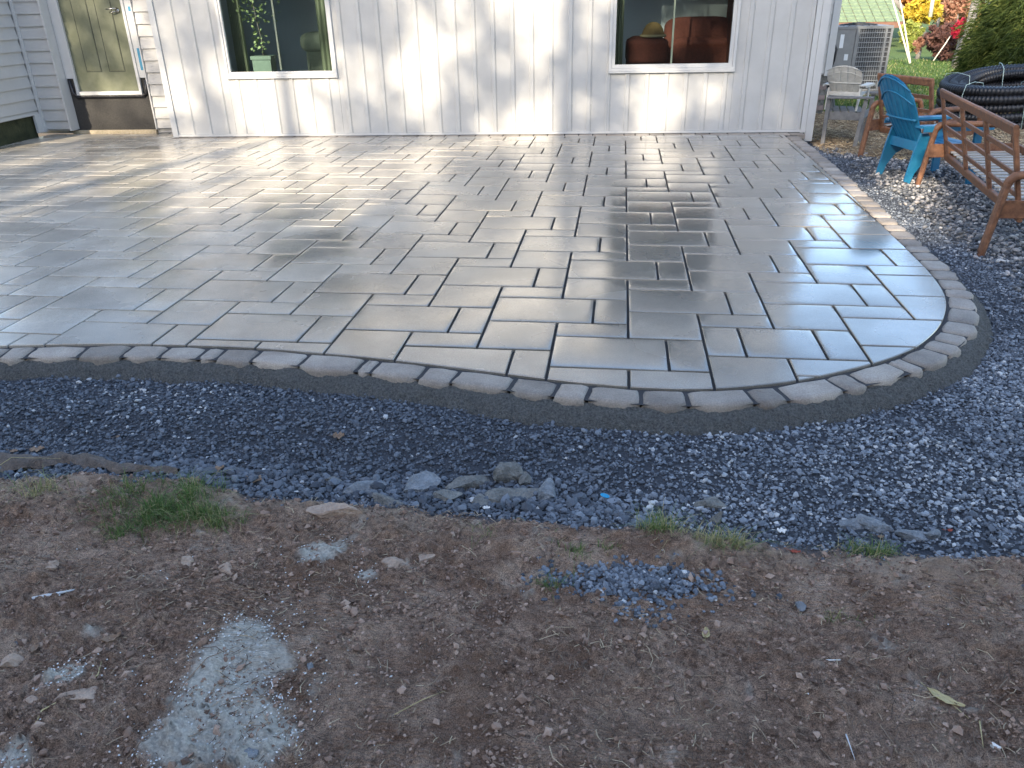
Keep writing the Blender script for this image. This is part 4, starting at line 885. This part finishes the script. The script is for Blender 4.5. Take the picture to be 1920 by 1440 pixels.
def bush(name, label, cat, px, py0, py1, Y, wpx, mk, n, size, trunk=True, grp=None, seed=1, zb=None, droop=0):
    """shrub whose crown spans photo rows py0..py1 around column px, standing at depth Y"""
    top = at(px, py0, Y); bot = at(px, py1, Y); half = (at(px+wpx/2, (py0+py1)/2, Y)-at(px-wpx/2, (py0+py1)/2, Y)).length/2
    g = -.2 if Y < 30 else -.6; zc = (top.z+bot.z)/2; h = max(.3, (top.z-bot.z)/2)
    t_ = empty(name, (bot.x, Y, g), label=label, cat=cat, group=grp)
    b = MB(); b.tube([(0,0,0),(.03,0,(zc-g)*.5),(0,.03,zc-g)], [.08,.06,.03], 7); b.build('trunk', M['barkg'], t_)
    r = random.Random(seed); bl = [(r.uniform(-.35,.35)*half, r.uniform(-.4,.4)*half, zc-g+r.uniform(-.3,.3)*h, half*r.uniform(.5,.75), half*r.uniform(.5,.7), h*r.uniform(.5,.8)) for _ in range(5)]
    leaf_cloud('crown', bl, n, size, LM[mk], t_, seed=seed, droop=droop)
bush('shrub','light green shrub beside the grey air conditioner and the stakes','shrub',1702,30,100,25,52,'lime',5000,.07,seed=2)
bush('shrub','bright yellow shrub behind the shed corner','shrub',1725,-10,52,30,80,'yellow',6000,.10,seed=3)
bush('tree','orange leaved tree above the shed roof end','tree',1705,-90,22,36,90,'orange',6000,.13,seed=4)
bush('shrub','dark maroon shrub in the shade left of the cypress','shrub',1762,42,118,21,78,'maroon',7000,.07,seed=5)
bush('shrub','rusty orange low plant at the edge of the far lawn','shrub',1722,72,96,22,22,'pink',800,.06,seed=6)
bush('shrub','small crimson shrub next to the grey tree trunk','shrub',1800,36,68,20,34,'crimson',2500,.06,seed=7)
bush('tree','rusty leaved tree left of the grey trunk','tree',1790,-70,50,31,70,'pink',6000,.12,seed=8)
bush('tree','golden tree behind the pale stake','tree',1760,-80,30,34,60,'yellow',5000,.12,seed=9)
def woodland():
    bl = []; r = random.Random(3)
    for k in range(46): bl.append((r.uniform(2,46), r.uniform(40,50), r.uniform(-.5,5.5), r.uniform(1.5,3.2), r.uniform(1.5,2.5), r.uniform(1.5,2.8)))
    o = leaf_cloud('woodland', bl, 60000, .22, LM['wood'], None, seed=31); tag(o, 'far autumn woodland beyond the yards', 'woodland', kind='stuff')
woodland()
def tree_trunk(px0, px1, py1, Y, r, label, mm='barkg', name='bare_tree', cat='tree'):
    p1 = at(px1, py1, Y); p0 = at(px0, 0, Y); d = (p0-p1); g = -.2; base = p1 + d*((g-p1.z)/d.z); top = p1 + d*((7-p1.z)/d.z)
    t_ = empty(name, base, label=label, cat=cat); b = MB(); n = 9
    b.tube([(top-base)*(k/n) + Vector((.05*sin(k*1.7),.04*cos(k*2.1),0))*(k>0) for k in range(n+1)], [r*(1.25-.6*k/n) for k in range(n+1)], 12); b.build('trunk', M[mm], t_)
    for k in range(5):
        b = MB(); s_ = (top-base)*(.5+.09*k); e = s_ + Vector((random.uniform(-1.4,1.4), random.uniform(-1,1), 1.2)); b.tube([s_, (s_+e)/2+Vector((0,0,.1)), e], [r*.35,r*.25,r*.08], 6); b.build('branch', M[mm], t_)
tree_trunk(1831, 1812, 60, 18.5, .09, 'grey bare tree trunk leaning right beside the cypress')
tree_trunk(1676, 1683, 8, 33, .10, 'thin grey trunk rising behind the shed roof')
def stake(pa, pb, Ya, Yb, r, label, grp='pale stakes in the far lawn'):
    a, b_ = at(*pa, Ya), at(*pb, Yb); o = MB().tube([a, a.lerp(b_,.5)+Vector((.01,0,.0)), b_], [r*1.1, r, r*.8], 7)
    tag(o.build('stake', M['pole']), label, 'stake', grp)
stake((1706,119),(1656,-60),19.2,20.5,.022,'pale stake leaning left across the shed roof')
stake((1707,118),(1684,-20),19.4,20.8,.019,'pale stake leaning slightly left beside the yellow shrub')
stake((1750,114),(1795,48),20.,20.3,.014,'pale stick leaning right in front of the dark maroon shrub')
stake((1744,32),(1757,-60),26.,26.,.06,'thick cream post in front of the golden tree')
def shed():
    Y = 28.; l = at(1540,42,Y); r = at(1692,44,Y); t_ = empty('shed', (l.x, Y, -.7), label='low shed with pale green shingle roof and brown fascia', cat='shed'); w_ = r.x-l.x; ez = l.z+.7
    b = MB(); b.box((0.3,.5,0),(w_-.5,4.5,ez)); b.build('wall', M['fascia'], t_)
    b = MB(); b.box((0,-.02,ez-.22),(w_,.02,ez-.02)); b.build('fascia', M['fascia'], t_)
    import itertools
    rows = 14; rise = .40
    for k in range(rows):
        y0, y1 = k*.28, k*.28+.30; z0, z1 = ez+y0*rise+.02, ez+y1*rise
        for j in range(9):
            xa = -.05+j*(w_+.1)/9; xb = xa+(w_+.1)/9-.02
            b = MB(); b.add([(xa,y0-.03,z0),(xb,y0-.03,z0),(xb,y1,z1),(xa,y1,z1),(xa,y0-.03,z0-.03),(xb,y0-.03,z0-.03)], [(0,1,2,3),(4,5,1,0)]); b.build('shingle_course', M['shingle'], t_)
    b = MB(); b.add([(0,0,ez-.03),(w_,0,ez-.03),(w_,4.1,ez+1.6),(0,4.1,ez+1.6)], [(0,1,2,3)]); b.build('roof_deck', M['fascia'], t_)
shed()
# drooping cypress, right
def cypress():
    c = Vector((8.45, 12.9, -.2)); t_ = empty('cypress_bush', c, label='large drooping dark green thread-leaf cypress behind the pipe coil', cat='bush')
    b = MB(); b.tube([(0,0,0),(.05,0,1.),(0,.05,2.4)], [.12,.09,.04], 8); b.build('trunk', M['barkg'], t_)
    r = np.random.default_rng(5); nb = 900; V = []; F = []; T = []
    th = r.uniform(0,2*pi,nb); ph = np.arccos(r.uniform(-.15,1,nb)); R = np.array([1.75,1.75,2.35]); P = []
    for k in range(nb):
        d = np.array([sin(ph[k])*cos(th[k]), sin(ph[k])*sin(th[k]), cos(ph[k])]); base = d*R*r.uniform(.72,1.02) + np.array([0,0,.25]); base *= 1+.12*sin(3*th[k]+k%3)
        out = np.array([d[0],d[1],.15]); P.append((base, out, r.uniform(.2,1)))
    sprays = []
    for base, out, tt in P:
        m_ = 60; a = r.normal(0,.5,(m_,3)) + out; a[:,2] -= r.uniform(.1,1.1,m_); a /= np.linalg.norm(a,axis=1)[:,None]; L_ = r.uniform(.07,.2,m_)[:,None]
        o = base + r.normal(0,.085,(m_,3)); s_ = np.cross(a, r.normal(size=(m_,3))); s_ /= np.linalg.norm(s_,axis=1)[:,None]; s_ *= .007
        sprays.append(np.stack([o-s_, o+s_, o+a*L_*.6+s_*.6, o+a*L_+np.array([0,0,-.03])], 1)); T.append(np.repeat(np.clip(tt*.55+r.normal(0,.18,m_)+.2,0,1),4))
    V = np.concatenate(sprays).reshape(-1,3); T = np.concatenate(T); F = np.arange(len(V)).reshape(-1,4)
    link('crown', np_mesh('crown', V, F, LM['ever'], T), t_)
cypress()
# lawn blades and straw
def blades(name, x, y, z, hgt, m, label, cat, lean=.5, wd_=.004, kind='stuff', parent=None, tint=None):
    k = len(x); a = rng.uniform(0,2*pi,k); l = rng.normal(0,lean,k); dx, dy = np.cos(a)*l*hgt, np.sin(a)*l*hgt; px_, py_ = -np.sin(a)*wd_, np.cos(a)*wd_
    b0 = np.stack([x-px_,y-py_,z],1); b1 = np.stack([x+px_,y+py_,z],1); m0 = np.stack([x+dx*.4+px_*.8,y+dy*.4+py_*.8,z+hgt*.6],1); m1 = np.stack([x+dx*.4-px_*.8,y+dy*.4-py_*.8,z+hgt*.6],1)
    tp = np.stack([x+dx,y+dy,z+hgt*(1-.3*np.abs(l))],1); tp2 = tp + np.stack([px_,py_,0*px_],1)*.1
    V = np.stack([b0,b1,m0,m1,tp,tp2],1).reshape(-1,3); i = 6*np.arange(k)[:,None]
    F = np.concatenate([i+np.array([0,1,2,3]), i+np.array([3,2,5,4])]); t_ = np.repeat(rng.random(k) if tint is None else tint, 6)
    o = link(name, np_mesh(name, V, F, m, t_), parent); return tag(o, label, cat, kind=kind)
M['grass'] = attr_mat('grass_blade', [(0,(.03,.07,.012)),(.6,(.09,.17,.035)),(.85,(.16,.22,.06)),(1,(.42,.36,.18))], rough=.6, translucent=.3)
M['straw'] = attr_mat('straw', [(0,(.13,.09,.055)),(.6,(.28,.21,.13)),(1,(.52,.43,.28))], rough=.7)
M['chaff'] = attr_mat('chaff', [(0,(.06,.04,.03)),(.5,(.20,.15,.11)),(.85,(.34,.26,.18)),(1,(.55,.46,.32))], rough=.8)
n = 32000; y = 9.6 + 12*rng.random(n)**1.3; x = rng.uniform(3.2, 9.5, n)
blades('lawn_grass', x, y, np.full(n,-.19)+.05*fbm(x,y,.25,3,3), rng.uniform(.04,.09,n), M['grass'], 'green lawn beyond the furniture', 'grass', wd_=.009)
n = 16000; y = rng.uniform(5.4, 9.8, n); x = rng.uniform(2.5, 6.2, n)
def bits(name, x, y, z, ln, m, label, cat, r0=.0012, el=.15):
    k = len(x); a = rng.uniform(0,2*pi,k); e = rng.normal(0,el,k); d = np.stack([np.cos(a)*np.cos(e),np.sin(a)*np.cos(e),np.sin(e)],1)*ln[:,None]/2; s_ = np.stack([-np.sin(a),np.cos(a),0*a],1)*r0; u = np.array([0,0,1.])*r0
    c = np.stack([x,y,z],1); bend = np.stack([np.cos(a+1.57),np.sin(a+1.57),0*a],1)*(ln*rng.normal(0,.12,k))[:,None]
    V = np.concatenate([np.stack([q-s_, q+u*1.4, q+s_],1) for q in (c-d, c+bend, c+d)],1).reshape(-1,3); i = 9*np.arange(k)[:,None]
    F = np.concatenate([i+np.array(f) for f in ((0,1,4,3),(1,2,5,4),(3,4,7,6),(4,5,8,7))]); o = link(name, np_mesh(name, V, F, m, np.repeat(rng.random(k),9))); return tag(o, label, cat, kind='stuff')
bits('straw_mulch', x, y, H(x, y)*0-.17+.05*fbm(x,y,.25,3,3)+.03*(y<7.7)*(x<4.8)*0+rng.uniform(0,.03,n), rng.uniform(.05,.14,n), M['straw'], 'matted straw and leaf litter behind the stones', 'mulch', r0=.004, el=.3)
n = 15000; y = rng.uniform(-3.9,-2.3,n); x = rng.uniform(-2.8,1.8,n); keep = dirt_side(x,y) > .0; keep &= fbm(x,y,2.7,3,15) > rng.uniform(-.3,.2,n); x, y = x[keep], y[keep]
bits('straw_bits', x, y, H(x,y)+.012, rng.uniform(.008,.034,len(x))*rng.choice([1,1,1,1,2.2],len(x)), M['chaff'], 'dry straw and root bits strewn over the dirt', 'straw', r0=.0011)

# ---- trees behind the photographer throw broken shade; a house is added to block sun
def back_tree(loc, hgt, n, seed, label, spread=3.6, zc=None):
    t_ = empty('shade_tree', loc, label=label, cat='tree', group='trees behind the photographer')
    b = MB(); b.tube([(0,0,0),(.1,0,hgt*.35),(0,.1,hgt*.7),(.1,.1,hgt*.95)], [.32,.26,.16,.05], 9); b.build('trunk', M['barkg'], t_); r = random.Random(seed)
    bl = [(r.uniform(-1,1)*spread*.7, r.uniform(-1,1)*spread*.45, hgt*r.uniform(.52,.98), spread*r.uniform(.3,.5), spread*r.uniform(.25,.4), r.uniform(1.1,2.)) for _ in range(9)]
    leaf_cloud('crown', bl, n, .13, LM['green'], t_, seed=seed, sig=.16)
SUNB = -sd/ (sd.y)      # step of 1 m towards the camera side along the sun ray
def toward(x, z, Y): k = (6.3-Y); return x + SUNB.x*k*-0 - sd.x/sd.y*k, z + -sd.z/sd.y*k
for i, (xw, Yb, dh, nn) in enumerate(((-8.5,-17,4.6,5000),(-4.6,-19,4.2,4600),(-.8,-18,5.0,5400),(2.4,-17,5.2,10500),(6.0,-19,4.5,13000))):
    xx, zz = toward(xw, 0, Yb); back_tree((xx, Yb, -.1), zz+dh, nn, 40+i, ['leftmost tall leafy tree behind the photographer','second tall leafy tree from the left behind the photographer','middle tall leafy tree behind the photographer','fourth and densest tall leafy tree behind the photographer','rightmost tall leafy tree behind the photographer'][i], spread=3.3)
nh = empty('sun_block_house', (-14.5,-24,-.1), label='unseen brown two-storey house added behind the photographer to block the sun', cat='house')  # unseen occluder, added to keep direct sun off the foreground
b = MB(); b.box((-12,0,0),(28,7,8.5)); b.build('wall', M['housebrown'], nh)
b = MB(); b.prism([(-.4,8.5),(7.4,8.5),(3.5,12.2)], -12.5, 28.5, Matrix(((0,0,1,0),(1,0,0,0),(0,1,0,0),(0,0,0,1)))); b.build('roof', M['roofdark'], nh)
for x_ in range(-10, 27, 4):
    for z_ in (1.2, 4.6): b = MB(); b.box((x_,7.0,z_),(x_+1.3,7.05,z_+1.5)); b.build('window', M['acdark'], nh)

# ================================================================== SMALL THINGS ON THE GROUND
def gp(px, py, z=-.11):
    p = onz(px, py, z); 
    for _ in range(2): p = onz(px, py, float(H(np.array(p.x), np.array(p.y))))
    return p
def rock(name, px, py, sx, sy, sz, m, label, cat, seed, rz=0, tilt=0, sink=.30, group=None, rough=.13, planar=.0):
    p = gp(px, py); r = np.random.default_rng(seed); import bmesh
    bm = bmesh.new(); bmesh.ops.create_icosphere(bm, subdivisions=3, radius=1)
    V = np.array([v.co for v in bm.verts]); V = V*(.45 + .55/np.abs(V).max(1)[:,None]) if cat == 'rock' else V; k_ = 1.45 if cat == 'rock' else 1.15; sx *= k_; sy *= k_; sz *= k_; n1 = r.normal(size=(14,3)); n1 /= np.linalg.norm(n1,axis=1)[:,None]; cutd = r.uniform(.42,.8,14)
    for q, c in zip(n1, cutd): d = V@q; V = V - np.maximum(0, d-c)[:,None]*q      # chiselled faces
    V = V*1.0; V *= 1 + rough*(fbm(V[:,0]*2+seed, V[:,1]*2+V[:,2]*1.7, 1.6, 4, seed))[:,None]*2
    for v, q in zip(bm.verts, V): v.co = (q[0]*sx, q[1]*sy, q[2]*sz)
    me = bpy.data.meshes.new(name); bm.to_mesh(me); bm.free(); me.materials.append(m)
    o = link(name, me, None, (p.x, p.y, p.z+sz*(1-2*sink)*.6), (tilt, tilt*.5, rz)); tag(o, label, cat, group)
G = 'broken concrete chunks in the trench'
for a in [(395+230,905,.05,.025,.02,'rub','thin pale slab of broken concrete left of the chunks',1,.2),
          (685,918,.075,.045,.028,'rubb','flat grey concrete chunk leftmost in the trench',2,.5),
          (790,915,.075,.055,.035,'rubb','blue-grey crusty concrete chunk second from the left',3,-.7),
          (880,912,.085,.04,.04,'rub','dark brownish concrete chunk with a hollow beneath',4,.3),
          (945,900,.055,.04,.045,'rub','upright concrete chunk at the top of the trench pile',5,.7),
          (955,932,.10,.042,.03,'rub','long flat concrete slab slanting beside the gravel',6,.5),
          (1018,930,.035,.06,.03,'rubb','speckled blue-grey chunk right end of the pile',7,.1),
          (830,935,.06,.04,.025,'rub','dark flat slab half buried between the second and third chunks',51,.2),(905,945,.045,.03,.02,'rub','low dark fragment below the hollow chunk',52,-.3),(730,945,.06,.03,.02,'rub','dark flat fragment at the dirt edge below the leftmost chunk',53,.1),(985,905,.035,.03,.03,'rub','steep dark fragment between the upright chunk and the speckled one',54,.9),
          (1332,950,.055,.028,.024,'rub','tan grey stone alone on the right gravel',8,.1),
          (1600,985,.045,.025,.02,'rubb','grey flat stone left of a row of three at the gravel edge',9,.3),
          (1640,990,.05,.028,.022,'rubb','grey flat stone in the middle of the row at the gravel edge',10,-.2),
          (1705,1005,.055,.025,.018,'rubb','wide flat grey stone at the right of the row at the gravel edge',11,.05),
          (1748,1005,.03,.02,.018,'rubb','small grey stone touching the wide flat one',12,.7),
          (1345,975,.018,.016,.03,'rub','small upright pale stone in the gravel above the tuft',13,.7)]:
    rock('concrete_chunk', *a[:5], M[a[5]], a[6], 'rock', a[7], rz=a[8], tilt=.15)
for a in [(635,965,.12,.06,.045,'light brown clod of clay with an undercut edge',21,.1),(735,1060,.05,.03,.02,'cracked grey-brown clay clod in the dirt centre',22,.4),(800,1048,.04,.025,.02,'small clay clod right of the cracked one',23,.9),
          (98,1065,.03,.022,.016,'round brown stone in the upper left dirt',24,0),(352,1058,.030,.03,.026,'brown stone standing in the dirt below the grass',25,.3),(425,1070,.032,.026,.018,'round brown clod right of the standing stone',26,.3),
          (28,1247,.038,.03,.025,'rounded brown stone at the left edge',27,.2),(75,1212,.03,.018,.014,'flat brown stone behind the curled leaf at left',28,.2),(68,1315,.032,.018,.014,'flat grey-brown stone in the lower left dirt',29,.1),(155,1305,.07,.03,.02,'elongated brown clod beside a dry twig',30,.45)]:
    rock('clod', *a[:5], M['clay'], a[5], 'clod', a[6], rz=a[7], tilt=.1, rough=.2)
for a in [(462,1412,.03,.02,.014,'grey stone at the lower end of the spilled powder',31),(582,1252,.013,.012,.009,'small grey stone right of the spilled powder',32),(35,1210,.018,.015,.01,'small bluish stone near the left edge',33),(945,1242,.011,.008,.006,'tiny white stone with a notch in the dirt centre',34),(1130,1226,.007,.008,.006,'tiny white pebble right of centre in the dirt',35),(1500,1140,.02,.018,.014,'small dark blue-grey stone on the right dirt',36),(1866,1403,.012,.012,.010,'white round pebble at lower right',37)]:
    rock('pebble', *a[:5], M['rubb' if 'white' not in a[5] else 'paper'], a[5], 'pebble', a[6], sink=.2)
# landscape-fabric edge / root at left
def fabric_edge():
    pts = [gp(x, y) for x, y in ((-120,868),(-20,870),(60,872),(110,866),(160,870),(215,878),(270,884),(335,893))]; V = []; F = []; n = 70; k = 9
    for i in range(n):
        t_ = i/(n-1)*(len(pts)-1); a = min(int(t_), len(pts)-2); p = pts[a].lerp(pts[a+1], t_-a); wdt = (.055*(1-i/n)**.6+.008)*(1+.3*sin(i*.5)); 
        for j in range(k):
            f = j/(k-1)*2-1; V.append((p.x+.004*sin(j+i*.3), p.y+f*wdt+.012*sin(i*.21), p.z+.012+.035*(1-f*f)*(1-.6*i/n)+.006*sin(i*.7+j)))
    for i in range(n-1):
        for j in range(k-1): F.append((i*k+j,(i+1)*k+j,(i+1)*k+j+1,i*k+j+1))
    b = MB(); b.add(V, F, True); tag(b.build('landscape_fabric', M['fabric']), 'muddy rolled fabric strip along the trench edge at left', 'fabric strip')
fabric_edge()
def leaf(name, px, py, L_, W_, rz, m, label, curl=.4, lobes=0, rx=0., seed=0):
    p = gp(px, py); n, k = 15, 6; V = []; F = []; r = random.Random(seed)
    for i in range(n):
        t_ = i/(n-1); w_ = W_*sin(pi*min(.98, t_**.8))**.8*(1+(.45*sin(t_*pi*lobes*2) if lobes else 0))+.0006
        for j in range(k):
            f = j/(k-1)*2-1; V.append(((t_-.5)*L_, f*w_, curl*L_*(.35*(t_-.5)**2*4*.5 + .5*f*f*(W_/L_)) + .003*sin(i*1.3+j*2)*r.uniform(.4,1)))
    for i in range(n-1):
        for j in range(k-1): F.append((i*k+j,(i+1)*k+j,(i+1)*k+j+1,i*k+j+1))
    V += [(-L_*.5,0,curl*L_*.17), (-L_*.5-.02,.003,curl*L_*.17+.004), (-L_*.5-.02,.005,curl*L_*.17+.004)]; q = len(V); F.append((q-3,q-2,q-1))
    b = MB(); b.add(V, F, True); o = b.build(name, m, None, (p.x, p.y, p.z+.014), (rx, 0, rz)); me = o.data
    sm_ = o.modifiers.new('thickness', 'SOLIDIFY'); sm_.thickness = .0012; tag(o, label, 'leaf')
for a in [(72,848,.06,.02,.3,'leafb','brown lobed oak leaf on the gravel above the fabric strip',.5,2),(28,850,.035,.012,.1,'leafb','flat pale brown leaf at the left edge of the gravel',.2,0),
          (405,888,.075,.02,.5,'leafb','curled brown oak leaf at the end of the fabric strip',.8,2),(365,905,.06,.018,0.,'leafb','flat brown leaf lying below the curled oak leaf',.2,2),(480,905,.06,.024,-.2,'leafb','crumpled brown leaf on the trench edge left of centre',.5,2),
          (212,1205,.055,.012,.7,'leafb','curled brown leaf standing in the left dirt',1.,0),(68,1222,.045,.010,-1.2,'leafb','narrow folded brown leaf near the left edge',.7,0),(1323,1195,.045,.011,1.4,'husk','folded tan leaf pointing up in the right dirt',.6,0),
          (1770,1318,.095,.013,-.62,'husk','long yellow-green corn husk in the lower right dirt',.5,0),(1490,1040,.035,.008,-.1,'leafred','dark red leaf at the gravel edge',.3,0),(1780,1000,.02,.006,.3,'leafred','small red leaf right of the flat stones',.2,0),
          (1650,1012,.022,.007,.1,'leafb','tan leaf under the flat stones',.3,0),(1465,1001,.035,.013,.2,'paper','white crumpled leaf on the gravel edge',.4,2),(636,825,.05,.024,.2,'leafb','tuft-like brown leaf on the dark gravel left of centre',.9,2),(972,880,.025,.006,-.2,'leafb','tiny tan leaf above the concrete chunks',.3,0),(912,957,.03,.010,.1,'paper','flat cream scrap below the concrete chunks',.1,0),(222,823,.018,.007,1.,'leafb','small orange-brown leaf in the middle of the left gravel',.3,0)]:
    leaf('fallen_leaf', *a[:5], M[a[5]], a[6], a[7], a[8], seed=int(a[0]))
p = gp(1134,938); b = MB(); b.add([(.020*cos(2*pi*k/20), .009*sin(2*pi*k/20), z_) for z_ in (0,.002) for k in range(20)], [tuple(range(20))[::-1], tuple(range(20,40))]+[(k,(k+1)%20,(k+1)%20+20,k+20) for k in range(20)])
tag(b.build('plastic_chip', M['chip'], None, (p.x,p.y,p.z+.022), (.35,.1,-.35)), 'small oval bright blue plastic chip on the gravel', 'plastic chip')
def stick(pts, r, m, label, lift=.01):
    P = [gp(x, y) + Vector((0,0,lift)) for x, y in pts]; b = MB(); b.tube(P, [r]*(len(P)-1)+[r*.4], 6); tag(b.build('stick', m), label, 'stick')
stick([(62,1127),(90,1121),(142,1110)], .006, M['wetwood'], 'short bleached white stick in the left dirt')
stick([(55,1390),(80,1337),(130,1310),(185,1270),(192,1245)], .0022, M['husk'], 'long thin dry twig in the lower left dirt')
stick([(232,1436),(290,1370),(350,1285),(390,1240),(460,1212)], .0014, M['leafb'], 'long thin brown stem lying across the spilled powder', .014)
stick([(1585,1382),(1602,1430)], .0022, M['wetwood'], 'short straight pale stick at the lower centre right')
stick([(1835,1357),(1842,1408)], .0022, M['husk'], 'straight tan stick right of the corn husk')
stick([(1775,1318),(1815,1352)], .0016, M['husk'], 'thin stem beyond the corn husk tip')
stick([(1548,1243),(1575,1242)], .003, M['paper'], 'short white twig with a bulbous end')
stick([(740,1345),(790,1318),(835,1300)], .0014, M['husk'], 'bent pale stem in the centre dirt')
stick([(0,895),(28,876),(120,878)], .0016, M['husk'], 'pale bent straw over the fabric strip', .05)
def tuft(name, px, py, rad, n, hgt, green, label, seed, ry=.6):
    r = np.random.default_rng(seed); p = gp(px, py); x = p.x + r.normal(0, rad*1.15, int(n*1.5)); y = p.y + r.normal(0, rad*ry, len(x)); kp = fbm(x, y, 16., 3, seed) > r.uniform(-.15,.16,len(x)); x, y = x[kp], y[kp]; k = len(x); z = H(x, y)+.004
    tint = np.clip(r.normal(green+.12, .26, k), 0, 1); h = r.uniform(.4,1.5,k)*hgt
    blades(name, x, y, z, h, M['grass'], label, 'grass tuft', lean=1.15, wd_=.0010, kind=None, tint=tint)
tuft('grass_tuft', 300, 950, .085, 1900, .062, .45, 'largest dark green grass tuft, in the dirt at left', 1, .9)
tuft('grass_tuft', 385, 975, .055, 700, .045, .55, 'mixed green weed tuft just right of the largest tuft', 2)
tuft('grass_tuft', 240, 1005, .04, 260, .035, .5, 'low green sprig below left of the largest tuft', 3)
tuft('grass_tuft', 75, 930, .05, 170, .07, .85, 'thin yellowish grass at the left edge', 4)
tuft('grass_tuft', 1240, 1000, .05, 420, .065, .72, 'yellow-green grass clump on the gravel edge right of centre', 5)
tuft('grass_tuft', 1345, 1025, .05, 420, .055, .86, 'straw-coloured flattened grass clump beside the yellow-green one', 6, .4)
tuft('grass_tuft', 1105, 1035, .045, 260, .035, .6, 'sparse green tuft on the dirt edge near the centre', 7)
tuft('grass_tuft', 930, 995, .05, 260, .035, .7, 'low yellowish tuft below the concrete chunks', 8)
tuft('grass_tuft', 1630, 1040, .045, 260, .04, .65, 'sparse green tuft below the flat grey stones', 9)
tuft('grass_tuft', 1045, 1105, .028, 160, .035, .5, 'small bright green tuft left of the gravel spill', 10)
tuft('grass_tuft', 1585, 1170, .03, 90, .03, .7, 'faint green sprig in the right dirt', 11)
